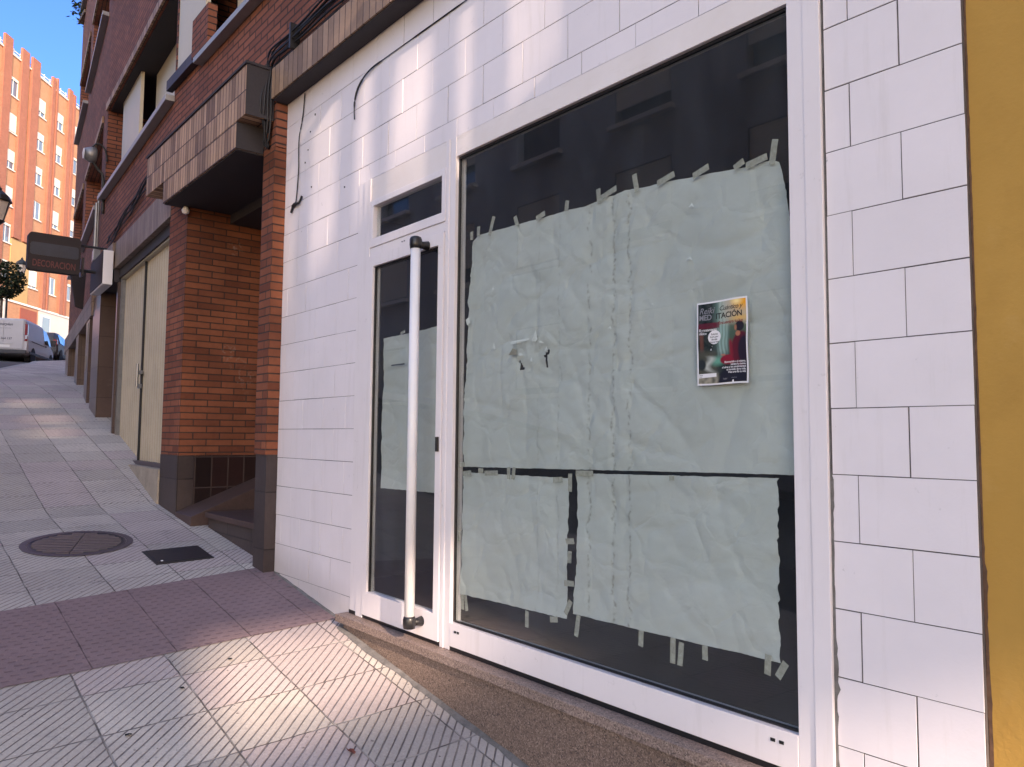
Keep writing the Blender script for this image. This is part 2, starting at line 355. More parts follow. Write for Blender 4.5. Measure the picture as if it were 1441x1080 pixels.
def m_vcol(name):
    t = NT(name)
    a = t.n('ShaderNodeVertexColor', layer_name='Col')
    return t.bsdf(a.outputs[0], .38, None, 0.0, .4)
MT['print'] = m_vcol('printed poster picture')

# ------------------------------------------------------------------ mesh builder
class MB:
    def __init__(s): s.v = []; s.f = []
    def add(s, vs, fs):
        o = len(s.v); s.v += [tuple(p) for p in vs]; s.f += [tuple(i+o for i in f) for f in fs]; return s
    def box(s, x0, x1, y0, y1, z0, z1):
        vs = [(x0,y0,z0),(x1,y0,z0),(x1,y1,z0),(x0,y1,z0),(x0,y0,z1),(x1,y0,z1),(x1,y1,z1),(x0,y1,z1)]
        return s.add(vs, [(3,2,1,0),(4,5,6,7),(0,1,5,4),(1,2,6,5),(2,3,7,6),(3,0,4,7)])
    def hexa(s, b, t):      # bottom 4, top 4 (counter-clockwise from above)
        return s.add(list(b)+list(t), [(3,2,1,0),(4,5,6,7),(0,1,5,4),(1,2,6,5),(2,3,7,6),(3,0,4,7)])
    def quad(s, a, b, c, d): return s.add([a,b,c,d], [(0,1,2,3)])
    def tube(s, pts, r, n=8, cap=True):
        pts = [Vector(p) for p in pts]; rings = []
        up = Vector((0,0,1))
        for i, p in enumerate(pts):
            a = pts[max(i-1,0)]; b = pts[min(i+1,len(pts)-1)]; d = (b-a).normalized()
            ref = up if abs(d.dot(up)) < .95 else Vector((1,0,0))
            e1 = d.cross(ref).normalized(); e2 = d.cross(e1).normalized()
            rr = r[i] if isinstance(r,(list,tuple)) else r
            rings.append([p+rr*(math.cos(2*PI*k/n)*e1+math.sin(2*PI*k/n)*e2) for k in range(n)])
        o = len(s.v); 
        for rg in rings: s.v += [tuple(q) for q in rg]
        for i in range(len(pts)-1):
            for k in range(n):
                s.f.append((o+i*n+k, o+(i+1)*n+k, o+(i+1)*n+(k+1)%n, o+i*n+(k+1)%n))
        if cap:
            s.f.append(tuple(o+k for k in range(n))); s.f.append(tuple(o+(len(pts)-1)*n+k for k in reversed(range(n))))
        return s
    def lathe(s, prof, c=(0,0,0), n=16, axis='z'):
        o = len(s.v)
        for (r, h) in prof:
            for k in range(n):
                a = 2*PI*k/n
                if axis == 'z': s.v.append((c[0]+r*math.cos(a), c[1]+r*math.sin(a), c[2]+h))
                elif axis == 'y': s.v.append((c[0]+r*math.cos(a), c[1]+h, c[2]+r*math.sin(a)))
                else: s.v.append((c[0]+h, c[1]+r*math.cos(a), c[2]+r*math.sin(a)))
        for i in range(len(prof)-1):
            for k in range(n): s.f.append((o+i*n+k, o+i*n+(k+1)%n, o+(i+1)*n+(k+1)%n, o+(i+1)*n+k))
        s.f.append(tuple(o+k for k in reversed(range(n)))); s.f.append(tuple(o+(len(prof)-1)*n+k for k in range(n)))
        return s
    def build(s, name, mat, parent=None, world=False, smooth=False, bevel=0, rotz=0, loc=None):
        me = bpy.data.meshes.new(name)
        vs = s.v
        if parent is not None and world:
            inv = parent_matrix(parent).inverted(); vs = [tuple(inv @ Vector(p)) for p in vs]
        me.from_pydata(vs, [], s.f)
        bm = bmesh.new(); bm.from_mesh(me)
        bmesh.ops.recalc_face_normals(bm, faces=bm.faces)
        if bevel:
            ed = [e for e in bm.edges if len(e.link_faces) == 2 and e.calc_face_angle(0) > .6]
            bmesh.ops.bevel(bm, geom=ed, offset=bevel, segments=2, affect='EDGES', profile=.6)
        bm.to_mesh(me); bm.free()
        if smooth: me.polygons.foreach_set('use_smooth', [True]*len(me.polygons))
        o = bpy.data.objects.new(name, me); COL.objects.link(o)
        if mat: me.materials.append(MT[mat] if isinstance(mat, str) else mat)
        if parent is not None: o.parent = parent
        if loc: o.location = loc
        o.rotation_euler.z = rotz
        return o
def parent_matrix(o):
    m = Matrix.Translation(o.location) @ o.rotation_euler.to_matrix().to_4x4()
    return parent_matrix(o.parent) @ m if o.parent else m
def tag(o, label, cat, group=None):
    o['label'] = label; o['category'] = cat
    if group: o['group'] = group
    return o
def thing(name, label, cat, loc=(0,0,0), rotz=0, group=None):
    o = bpy.data.objects.new(name, None); COL.objects.link(o)
    o.empty_display_size = .1
    o.location = loc; o.rotation_euler = (0,0,rotz); return tag(o, label, cat, group)
def struct(o): o['kind'] = 'structure'; return o
def dup(root, loc=None, rotz=None):
    c = root.copy(); COL.objects.link(c)
    if loc is not None: c.location = loc
    if rotz is not None: c.rotation_euler.z = rotz
    for ch in list(root.children):
        d = dup(ch); d.parent = c
    return c
def holed(mb, us, vs, holes, f, thick, flip=False):
    """wall of thickness `thick` in a (u,v) plane with rectangular holes; f(u,v,d) -> point"""
    U = sorted(set([us[0],us[1]]+[h[0] for h in holes]+[h[1] for h in holes])); U = [u for u in U if us[0]<=u<=us[1]]
    V = sorted(set([vs[0],vs[1]]+[h[2] for h in holes]+[h[3] for h in holes])); V = [v for v in V if vs[0]<=v<=vs[1]]
    nu, nv = len(U)-1, len(V)-1
    def solid(i,j):
        if i<0 or j<0 or i>=nu or j>=nv: return False
        cu, cv = (U[i]+U[i+1])/2, (V[j]+V[j+1])/2
        return not any(h[0]<cu<h[1] and h[2]<cv<h[3] for h in holes)
    idx = {}
    def P(i,j,d):
        if (i,j,d) not in idx: idx[(i,j,d)] = len(mb.v); mb.v.append(tuple(f(U[i],V[j],d*thick)))
        return idx[(i,j,d)]
    for i in range(nu):
        for j in range(nv):
            if not solid(i,j): continue
            mb.f.append((P(i,j,0),P(i+1,j,0),P(i+1,j+1,0),P(i,j+1,0)))
            mb.f.append((P(i,j,1),P(i,j+1,1),P(i+1,j+1,1),P(i+1,j,1)))
            if not solid(i-1,j): mb.f.append((P(i,j,0),P(i,j+1,0),P(i,j+1,1),P(i,j,1)))
            if not solid(i+1,j): mb.f.append((P(i+1,j,0),P(i+1,j,1),P(i+1,j+1,1),P(i+1,j+1,0)))
            if not solid(i,j-1): mb.f.append((P(i,j,0),P(i,j,1),P(i+1,j,1),P(i+1,j,0)))
            if not solid(i,j+1): mb.f.append((P(i,j+1,0),P(i+1,j+1,0),P(i+1,j+1,1),P(i,j+1,1)))
    return mb
def text_mb(body, size, f, align='LEFT', extrude=0.0, shear=0.0, bold=0.0, space=1.0):
    """lettering as a mesh; f(x, y) -> world point"""
    cu = bpy.data.curves.new('t', 'FONT'); cu.body = body; cu.size = size; cu.align_x = align; cu.shear = shear
    cu.offset = bold; cu.space_character = space; cu.resolution_u = 3
    ob = bpy.data.objects.new('t', cu); COL.objects.link(ob)
    bpy.context.view_layer.update()
    me = ob.to_mesh()
    mb = MB(); mb.add([f(v.co.x, v.co.y) for v in me.vertices], [tuple(p.vertices) for p in me.polygons])
    ob.to_mesh_clear(); bpy.data.objects.remove(ob); bpy.data.curves.remove(cu)
    return mb

# ------------------------------------------------------------------ terrain
_gx = [-140,-78,-50,-40,-30,-20,-16,-14,-13,-10.6,-9.4,-7.8,-5.28,-4.65,-3.62,-2.48,1,6,40]
_gz = [17.5,9.3,5.9,4.85,4.0,3.0,2.58,2.33,2.15,1.57,1.31,.95,.645,.55,.39,.21,-.30,-1.0,-4.5]
def g0(x): return float(np.interp(x, _gx, _gz))
def gz(x, y=0.0):
    w = .12 if x > -10 else .8
    z = (g0(x-w)+g0(x+w)+2*g0(x))/4
    return z + .027*max(-3.4, min(y, 1.0))
# wall line (x, y) and kerb line, both running uphill
def wall_y(x):
    return float(np.interp(-x, [-8,7.75,11.84,18.8,24.4,39,79], [0,-.05,.16,1.01,3.06,10,37]))
def kerb_y(x):
    return float(np.interp(-x, [-40,6,12,19.9,27,39.4,50,80], [-3.2,-3.2,-2.3,0.0,1.6,3.75,7.5,20]))

def strip_mesh(xs, ya, yb, n, dz, zoff=0.0):
    mb = MB(); cols = []
    for x in xs:
        a, b = ya(x), yb(x)
        row = []
        for j in range(n+1):
            y = a+(b-a)*j/n; row.append(len(mb.v)); mb.v.append((x, y, gz(x,y)+dz))
        cols.append(row)
    for i in range(len(xs)-1):
        for j in range(n): mb.f.append((cols[i][j], cols[i+1][j], cols[i+1][j+1], cols[i][j+1]))
    return mb
xs_near = list(np.arange(8, -14, -.2)); xs_far = list(np.arange(-14, -80.1, -1.0)); XS = xs_near+xs_far
XSR = list(np.arange(60, 8, -4))+XS+[-100,-140]
def pav_in(x):   # inner edge of the pavement
    if x > -5.27: return -.012 if x > -4.2 else .0
    if x > -7.3: return 1.3
    return wall_y(x)+.9
struct(strip_mesh(XS, kerb_y, pav_in, 14, 0).build('pavement', 'paving'))
struct(strip_mesh(XSR, lambda x: kerb_y(x)-.16-6.2, lambda x: kerb_y(x)-.15, 6, -.13).build('road', 'asphalt'))
kb = MB()
for i in range(len(XS)-1):
    x0, x1 = XS[i], XS[i+1]; y0, y1 = kerb_y(x0), kerb_y(x1)
    b = [(x1,y1-.15,gz(x1,y1)-.16),(x0,y0-.15,gz(x0,y0)-.16),(x0,y0,gz(x0,y0)-.16),(x1,y1,gz(x1,y1)-.16)]
    tp = [(p[0],p[1],p[2]+.156) for p in b]
    kb.hexa(b, tp)
struct(kb.build('kerb', 'kerbstone'))
struct(strip_mesh(XSR, lambda x: kerb_y(x)-10.5, lambda x: kerb_y(x)-6.36, 4, 0).build('far_pavement', 'paving'))
base = MB()
gxs = [60,40,20,8,0,-8,-14,-20,-30,-40,-50,-60,-78,-100,-140]
gys = [-120,-40,-15,0,15,40,120]
for x in gxs:
    for y in gys: base.v.append((x,y,gz(x,0)-.6))
for i in range(len(gxs)-1):
    for j in range(len(gys)-1):
        k = i*len(gys)+j; base.f.append((k,k+len(gys),k+len(gys)+1,k+1))
struct(base.build('ground', 'asphalt'))
# square in front of the far block
sq = strip_mesh([-60,-70,-80,-90,-100], lambda x: 4.0, lambda x: 60.0, 8, -.1)
struct(sq.build('square', 'paving'))
# red brown tactile strip
tp = MB(); ys = np.linspace(-3.2,-.004,33).tolist(); rows = []
def ts(y): return -5.34-.05*(y+.6)*0 + .03*y*-1*0
for y in ys:
    xa = -5.36-.10*(y+.1)*-1 if False else -5.40-.10*y*-1*0
    xa = np.interp(y, [-3.2,-1.62,-.08,0], [-5.12,-5.23,-5.40,-5.41]); xb = np.interp(y, [-3.2,-1.7,0], [-4.20,-4.235,-4.30])
    r = []
    for k in range(13):
        x = xa+(xb-xa)*k/12; r.append(len(tp.v)); tp.v.append((x,y,gz(x,y)+.004))
    rows.append(r)
for i in range(len(rows)-1):
    for k in range(12): tp.f.append((rows[i][k],rows[i+1][k],rows[i+1][k+1],rows[i][k+1]))
struct(tp.build('tactile_paving', 'tactile'))
# mortar fillet between pavement and shop plinth
mf = MB(); pr = None
xs = list(np.arange(-5.25, .2, .06))
for i, x in enumerate(xs):
    w = .028+.03*mn.noise(Vector((x*3.1,1.7,0)))+.012*mn.noise(Vector((x*14,5,0)))
    if x < -4.25: w *= .6
    w = max(w,.008)*(.95 if x > -4.2 else 1)
    yb = -.052 if x > -4.2 else -.004
    z = gz(x,-.05)
    row = [(x,yb-w,z+.002),(x,yb-w*.5,z+.010+.006*mn.noise(Vector((x*9,0,3)))),(x,yb+.03,z+.016)]
    k = len(mf.v); mf.v += row
    if i: mf.f += [(k-3,k,k+1,k-2),(k-2,k+1,k+2,k-1)]
struct(mf.build('pavement_mortar_edge', 'mortar', smooth=True))

# ------------------------------------------------------------------ shop front
shop = thing('shop_front', 'closed shop front with white painted wall tiles, narrow glazed door and papered display window', 'shop front', (-3, 0, .56))
# tiles
H = .2
tm = MB()
def tile(x0,x1,z0,z1,zb=None):
    if x1-x0 < .012 or z1-z0 < .012: return
    gx = random.choice([.0009,.0013,.0018,.0022,.0026]); gzz = random.choice([.0011,.0015,.002])
    a0,a1,b0,b1 = x0+gx,x1-gx,z0+gzz,z1-gzz
    if random.random() < .12: gx = .0004
    yf = -.0005-random.random()*.0010
    tl = [random.uniform(-.0008,.0008) for _ in range(4)]
    c = .0005
    def zl(x): return max(b0, gz(x,0)+.004) if zb else b0
    if zb and b1 <= min(gz(a0,0),gz(a1,0))+.02: return
    k = len(tm.v)
    back = [(a0,.009,zl(a0)),(a1,.009,zl(a1)),(a1,.009,b1),(a0,.009,b1)]
    mid = [(p[0],yf+c*.7,p[2]) for p in back]
    fr = [(a0+c,yf+tl[0],zl(a0)+c),(a1-c,yf+tl[1],zl(a1)+c),(a1-c,yf+tl[2],b1-c),(a0+c,yf+tl[3],b1-c)]
    tm.v += back+mid+fr
    for L in (0,4):
        for q in range(4): tm.f.append((k+L+q,k+L+(q+1)%4,k+L+4+(q+1)%4,k+L+4+q))
    tm.f.append((k+8,k+9,k+10,k+11))
def course(x0,x1,z0,z1,off,zb=None):
    x = x0+off-.3
    while x < x1:
        a, b = max(x,x0), min(x+.3,x1)
        if b > a: tile(a,b,z0,z1,zb)
        x += .3
PX = -5.265
z = .045; r = 0
while z < 3.2:
    z0, z1 = z, z+H
    off = (.15 if r%2 else .0)+.09
    course(PX,-4.16,z0,z1,off,z0<.75)
    z += H; r += 1
# header courses over door and window
z = 3.145; r = 16
for z1 in [3.245]+[3.245+H*k for k in range(1,6)]:
    course(-4.16 if z1 < 3.3 else PX, -1.18, z, z1, ((.15 if r%2 else .0)+.09) if z1 > 3.3 else .12)
    z = z1; r += 1
# right pier
z = .096-.8; r = 0
while z < 4.1:
    if z > 2.9 or True:
        lo, hi = z, z+H
        j = -1.088 if r%2 == 0 else -.938
        xs_ = [-1.168]
        x = j
        while x < -.80:
            xs_.append(x); x += .3
        xs_.append(-.768)
        for a,b in zip(xs_,xs_[1:]): tile(a,b,lo,hi)
    z += H; r += 1
tm.build('wall_tiles', 'tile', shop, world=True)
wb = MB()
wb.box(PX,-4.16,.0012,.16,-.2,4.24); wb.box(-4.16,-1.17,.0012,.16,3.145,4.24); wb.box(-1.17,-.768,.0012,.16,-1.3,4.24)
wb.box(-4.16,-1.17,.05,.16,-1.0,.50)
wb.build('wall_backing', 'grout', shop, world=True)
# plaster bands round the frame
bd = MB(); bd.box(-4.157,-1.172,-.004,.04,3.142-.002+.002,3.1445)
# aluminium surround (fixed)
fr = MB()
def fbox(x0,x1,z0,z1,y=-.012,yb=.06): MB().box(x0,x1,y,yb,z0,z1).build('frame_member','band' if z0==3.003 else 'white_paint',shop,world=True,bevel=.0018)
fbox(-4.155,-4.075,.557,3.142,-.006); fbox(-4.074,-3.999,.557,3.142,-.013)
fbox(-3.998,-3.217,3.003,3.142,-.006)
fbox(-3.998,-3.217,2.666,2.716,-.008)
fbox(-3.216,-3.187,.557,3.142,-.013); fbox(-3.186,-3.135,.557,3.142,-.009)
fbox(-1.288,-1.232,.557,3.142,-.009); fbox(-1.231,-1.174,.557,3.142,-.014)
# display window: head + bottom rail, pane, bead, drain slots
MB().box(-3.134,-1.289,-.006,.06,3.037,3.142).build('frame_member','band',shop,world=True,bevel=.0018); dw = MB(); dw.box(-3.134,-1.289,-.011,.06,.577,.690)
win = dw.build('display_window', 'white_paint', shop, world=True, bevel=.002)
MB().box(-3.134,-1.289,.022,.028,.691,3.036).build('pane','glass',win,world=True)
gk = MB(); gk.box(-3.134,-3.124,.010,.0215,.692,3.035); gk.box(-1.297,-1.290,.010,.0215,.692,3.035); gk.box(-3.123,-1.298,.010,.0215,3.024,3.035); gk.box(-3.123,-1.298,.010,.0215,.692,.699)
gk.build('gasket','black_plastic',win,world=True)
for x in (-3.085,-3.062,-1.375,-1.345):
    MB().box(x-.008,x+.008,-.0135,-.0105,.648,.658).build('drain_slot','black_plastic',win,world=True)
# transom
tr = MB(); holed(tr,(-3.996,-3.219),(2.718,3.001),[(-3.962,-3.252,2.768,2.966)],lambda u,v,d:(u,-.014+d,v),.05)
trw = tr.build('transom_window','white_paint',shop,world=True,bevel=.002)
MB().box(-3.962,-3.252,.014,.019,2.768,2.966).build('pane','glass',trw,world=True)
# door
dm = MB(); holed(dm,(-3.993,-3.223),(.578,2.662),[(-3.945,-3.272,.712,2.598)],lambda u,v,d:(u,-.018+d,v),.05)
door = dm.build('door','white_paint',shop,world=True,bevel=.002)
MB().box(-3.945,-3.272,.010,.015,.712,2.598).build('pane','glass',door,world=True)
gk = MB(); gk.box(-3.945,-3.937,-.004,.0095,.713,2.597); gk.box(-3.279,-3.2725,-.004,.0095,.713,2.597); gk.box(-3.936,-3.280,-.004,.0095,2.59,2.597)
gk.build('gasket','black_plastic',door,world=True)
hb = MB(); hb.tube([(-3.37,-.092,.665),(-3.37,-.092,2.60)],.0265,16); 
hd = hb.build('pull_handle','sign_white',door,world=True,smooth=True)
for z in (.655,2.612):
    e = MB(); e.lathe([(.012,-.030),(.030,-.026),(.0335,-.005),(.0335,.020),(.028,.034),(.014,.040)],(-3.37,-.092,z),16)
    e.tube([(-3.37,-.092,z),(-3.37,-.050,z),(-3.37,-.0185,z)],[.020,.019,.026],12)
    e.build('handle_mount','black_plastic',hd,world=True,smooth=True)
lk = MB(); lk.box(-3.262,-3.236,-.026,-.0185,1.525,1.60); lk.build('lock','black_plastic',door,world=True,bevel=.003)
for x in (-3.64,-3.615): MB().lathe([(.004,-.003),(.004,.001)],(x,-.0085,2.69),8,'y').build('cap','grey_metal',shop,world=True)
# granite plinth and sill
def slab_run(x0,x1,y0,y1,z1,n):
    mb = MB(); xs = [x0+(x1-x0)*i/n for i in range(n+1)]
    for a,b in zip(xs,xs[1:]):
        zb0, zb1 = gz(a,0)-.25, gz(b,0)-.25
        mb.hexa([(a+.001,y0,zb0),(b-.001,y0,zb1),(b-.001,y1,zb1),(a+.001,y1,zb0)],[(a+.001,y0,z1),(b-.001,y0,z1),(b-.001,y1,z1),(a+.001,y1,z1)])
    return mb
slab_run(-4.14,-1.17,-.052,.04,.512,3).build('plinth','granite',shop,world=True)
sm = MB()
for a,b in ((-4.19,-2.62),(-2.619,-1.17)): sm.box(a,b,-.082,.03,.513,.556)
sm.build('sill','granite_sill',shop,world=True,bevel=.004)
MB().box(-4.16,-1.174,-.008,.055,.5565,.5768).build('threshold_gap','black_plastic',shop,world=True)
# ragged mortar crack beside the right jamb
ck = MB(); zz_ = 0.0; prev = None
zs = list(np.arange(.1,3.1,.02))
for i,zv in enumerate(zs):
    low = 1.0 if zv < 1.5 else .25
    w = .003+low*(.004+.013*max(0,mn.noise(Vector((zv*5,2.2,0))))+.012*max(0,mn.noise(Vector((zv*24,1,0))))+.006*mn.noise(Vector((zv*60,4,0))))
    w = max(.002,w); ck.v += [(-1.1735,-.002,zv),(-1.1735+w,-.0022,zv)]
    if i: k=len(ck.v); ck.f.append((k-4,k-3,k-1,k-2))
ck.build('jamb_mortar','mortar',shop,world=True)
ck = MB()
for i,zv in enumerate(np.arange(-.4,4.2,.02).tolist()):
    lo = 1.0 if zv < 1.3 else .45
    a = .004+.006*mn.noise(Vector((zv*9,7,0)))+.004*mn.noise(Vector((zv*40,3,0))); b = lo*(.007+.005*mn.noise(Vector((zv*3,1,0)))+.006*mn.noise(Vector((zv*30,5,0))))
    ck.v += [(-.7655-max(0,a)*.5,.0142,zv),(-.7655+max(.003,b),.0146,zv)]
    if i: k=len(ck.v); ck.f.append((k-4,k-3,k-1,k-2))
ck.build('end_mortar','ochre_edge',shop,world=True)
# dark empty room behind
rm = MB()
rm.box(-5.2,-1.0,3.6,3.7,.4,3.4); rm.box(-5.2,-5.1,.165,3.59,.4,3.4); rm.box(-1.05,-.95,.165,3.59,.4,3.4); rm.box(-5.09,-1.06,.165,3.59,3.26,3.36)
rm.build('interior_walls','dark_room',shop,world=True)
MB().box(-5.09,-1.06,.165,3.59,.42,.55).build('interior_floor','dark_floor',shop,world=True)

# ------------------------------------------------------------------ paper behind the glass
def ridged(x,z,s,seed):
    return 1-abs(mn.noise(Vector((x*s,z*s,seed))))*2
def wrinkle(x,z,seed,amp):
    w = .016*mn.noise(Vector((x*1.6+z*.8,z*3.2-x*.5,seed)))
    w += .013*ridged(x*.75+z*.55, z*1.3-x*.6, 2.4, seed+3)**3
    w += .010*ridged(x+z*.2, z*.45, 5.5, seed+9)**4
    w += .011*ridged(x*.45-z*.15, z+x*.1, 4.5, seed+13)**5
    w += .005*mn.noise(Vector((x*7,z*15,seed+5)))
    w += .0040*ridged(x*.8+z*.4, z-x*.3, 13, seed+7)**2
    w += .0012*mn.noise(Vector((x*38,z*38,seed+6)))
    if seed < 12:      # crumpled round the torn patch and the folds
        d = ((x+2.60)/.22)**2+((z-1.97)/.12)**2
        w += .012*math.exp(-d)*(ridged(x,z,14,3.3)**2+.8*ridged(x+z,z-x,26,5.1)**2)
        w += .006*math.exp(-((x+2.10)/.16)**2)*ridged(x,z*.6,24,6.1)**2
    return w*amp/.012*.55
def paper(name,label,lf,rf,bf,tf,seed,amp,y0=.047,holes=(),ridges=(),step=.011,cut=None):
    """lf/rf: left/right edge x at height z; bf/tf: bottom/top z at x"""
    xa = lf(2.0) if False else None
    mb = MB()
    x0 = min(lf(0),lf(.5),lf(1)); 
    nU = int((rf(.5)-lf(.5))/step); nV = int((tf(.5)-bf(.5))/step)
    for i in range(nU+1):
        for j in range(nV+1):
            u, v = i/nU, j/nV
            x = lf(v)+(rf(v)-lf(v))*u; z = bf(u)+(tf(u)-bf(u))*v
            y = y0+wrinkle(x,z,seed,amp)
            for (kind,p,wd,h) in ridges:
                q = p+.034*mn.noise(Vector(((z if kind=='x' else x)*7,p*10,1))); d = abs((x if kind=='x' else z)-q)
                y += h*math.exp(-(d/wd)**2)*max(0,.5+1.3*mn.noise(Vector((x*14,z*14,4))))
            y = .0318+max(0,y-y0+.6*amp)
            mb.v.append((x,y,z))
    for i in range(nU):
        for j in range(nV):
            k = i*(nV+1)+j
            c = mb.v[k]
            if any(poly(c[0],c[2]) for poly in holes): continue
            mb.f.append((k,k+nV+1,k+nV+2,k+1))
    t = thing(name,label,'paper sheet',(mb.v[0][0],y0,mb.v[0][2]))
    mb.build('sheet','paper',t,world=True,smooth=True)
    return t
def jag(seed,a=.006,s=18): return lambda v: a*mn.noise(Vector((v*s,seed,0)))+a*.6*mn.noise(Vector((v*s*4,seed,1)))
def saw(v,n,a): f=(v*n)%1; return -a*f
def tri(ax,az,bx,bz,cx,cz):
    def ins(x,z):
        d1=(x-bx)*(az-bz)-(ax-bx)*(z-bz); d2=(x-cx)*(bz-cz)-(bx-cx)*(z-cz); d3=(x-ax)*(cz-az)-(cx-ax)*(z-az)
        return not ((d1<0 or d2<0 or d3<0) and (d1>0 or d2>0 or d3>0))
    return ins
j1,j2,j3,j4 = jag(1),jag(2),jag(3,.004),jag(4,.004)
def topedge(u): return float(np.interp(u,[0,.03,.2,.42,.47,.6,.85,.93,.985,1],[2.585,2.61,2.60,2.592,2.585,2.60,2.563,2.545,2.545,2.53]))+j3(u)*.7
def bigright(v): return float(np.interp(v,[0,.60,.78,.80,.93,1],[-1.288,-1.288,-1.288,-1.318,-1.335,-1.352]))+(j2(v) if v>.77 else 0)
def bigleft(v): return float(np.interp(v,[0,.3,.5,.8,1],[-3.10,-3.105,-3.10,-3.085,-3.06]))+1.8*j1(v)
F2 = [('x',-2.235,.012,.005),('x',-2.10,.016,.007),('x',-2.015,.011,.008),('z',1.985,.009,.006)]
big = paper('paper_sheet','large wrinkled sheet of pale paper taped across the upper display window, torn at its middle',
    bigleft,bigright,lambda u:1.452+.036*u+j4(u)*.6,topedge,11.3,.012,holes=[tri(-2.70,1.965,-2.685,1.905,-2.655,1.91),tri(-2.52,1.965,-2.49,1.985,-2.505,1.90),tri(-2.585,2.03,-2.565,2.06,-2.57,2.02)],ridges=F2)
low_l = paper('paper_sheet','small square sheet of pale paper at the lower left of the display window',
    lambda v:-3.118+.012*v+j1(v+3),lambda v:float(np.interp(v,[0,1],[-2.365,-2.352]))+j2(v+5)*1.2,lambda u:.825+.015*u+j3(u+2)*.6,lambda u:1.425+.004*u+j4(u+4)*.5,23.1,.009)
low_r = paper('paper_sheet','wide pale paper sheet with serrated right edge, lower right of the display window',
    lambda v:float(np.interp(v,[0,.3,.5,1],[-2.325,-2.31,-2.30,-2.305]))+j1(v+8),lambda v:-1.375+.006*v+saw(v+.02*math.sin(v*17),9.3,.006+.014*abs(mn.noise(Vector((math.floor((v+.02*math.sin(v*17))*9.3)*1.7,2.5,0)))))+j2(v+3),lambda u:.868+.012*u+j3(u+9)*.5,lambda u:1.452+.022*u+j4(u+7)*.5,31.7,.010,
    ridges=[('x',-2.225,.012,.005),('x',-2.10,.014,.006)])
drp = paper('paper_sheet','narrow sheet of pale paper behind the door glass, beside the long white handle',
    lambda v:-3.905+j1(v+11)*.5,lambda v:-3.292+j2(v+12)*.5,lambda u:1.302+.006*u+j3(u+5)*.8,lambda u:2.172+.016*u+j4(u+3)*.8,47.2,.010,y0=.035)
def tape(par,x,z,ang,l=.07,w=.024,y=.0305):
    z -= .008
    ca,sa = math.cos(R(ang)),math.sin(R(ang)); n=5; mb=MB()
    for i in range(n+1):
        t=(i/n-.5)*l
        for s in (-1,1):
            e = (random.uniform(-.002,.002) if i in (0,n) else random.uniform(-.0006,.0006))
            mb.v.append((x+t*ca-s*w/2*sa+e*ca, y+.0006*math.sin(i*1.3), z+t*sa+s*w/2*ca+e*sa))
    for i in range(n): mb.f.append((2*i,2*i+2,2*i+3,2*i+1))
    mb.build('tape_strip','tape',par,world=True)
def on_top(x): return topedge((x+3.07)/1.73)
for x,z,a,l in ((-3.045,2.615,88,.05),(-2.99,2.628,84,.055),(-2.885,2.655,68,.11),(-2.70,2.625,110,.06),(-2.53,2.625,12,.07),(-2.36,2.64,80,.055),(-2.17,2.655,95,.07),(-2.12,2.635,14,.12),(-1.97,2.66,100,.085),
                (-1.82,2.605,12,.10),(-1.66,2.60,15,.085),(-1.50,2.59,22,.05),(-1.43,2.575,8,.10),(-1.365,2.60,80,.10),(-3.105,1.47,10,.06),(-2.95,1.446,0,.045)): tape(big,x,(on_top(x)+.022+.012*abs(math.sin(R(a)))*(l/.07)) -.009 if z>2 else z,a,l*.85)
for x,z,a,l in ((-3.085,.80,92,.07),(-3.055,.80,100,.075),(-2.605,.805,88,.07),(-2.43,.835,10,.05),(-3.115,1.12,80,.06),(-3.06,1.43,6,.07),(-2.87,1.438,3,.10),(-2.74,1.444,88,.055),(-2.705,1.444,80,.055),(-2.41,1.428,4,.06)): tape(low_l,x,z,a,l)
for x,z,a,l in ((-2.335,1.42,88,.075),(-2.335,1.175,8,.05),(-2.337,1.11,85,.05),(-2.34,1.00,4,.06),(-2.345,.90,60,.07),(-2.29,.835,80,.09),(-1.95,.852,86,.06),(-1.80,.84,88,.09),(-1.765,.835,84,.085),(-1.66,.86,90,.05),(-1.415,.875,86,.065),(-1.365,.87,60,.06),(-2.25,1.462,2,.10),(-1.80,1.463,88,.02)): tape(low_r,x,z,a,l)
for x,z,a,l in ((-3.66,2.19,10,.05),): tape(drp,x,z,a,l,.015,.0195)
MB().box(-3.78,-3.64,.021,.022,2.00,2.008).build('pencil_mark','print_dark',drp,world=True)
# loose flaps of torn paper
def flap(par,pts,lift=.012,mat='torn_white'):
    mb=MB(); c=(sum(p[0] for p in pts)/len(pts),sum(p[1] for p in pts)/len(pts)); n=len(pts)
    mb.v=[(p[0],.0318-(.0012 if i%2 else 0),p[1]) for i,p in enumerate(pts)]+[(c[0],.0318-.0025,c[1])]
    mb.f=[(i,(i+1)%n,n) for i in range(n)]
    mb.build('torn_flap',mat,par,world=True)
flap(big,[(-2.74,2.035),(-2.73,2.047),(-2.60,2.052),(-2.605,2.042),(-2.70,2.033)])
flap(big,[(-2.59,2.04),(-2.575,2.055),(-2.56,2.085),(-2.545,2.04),(-2.56,2.03)])
flap(big,[(-2.545,2.035),(-2.52,2.03),(-2.50,2.018),(-2.53,2.022)])
flap(big,[(-2.60,1.945),(-2.585,1.965),(-2.58,1.94)])
flap(big,[(-2.87,2.03),(-2.86,2.055),(-2.845,2.025),(-2.855,2.018)])
flap(big,[(-2.885,2.30),(-2.87,2.33),(-2.86,2.31)]); flap(big,[(-1.715,2.455),(-1.70,2.47),(-1.69,2.45)]); flap(big,[(-1.73,2.26),(-1.71,2.27),(-1.70,2.255)])
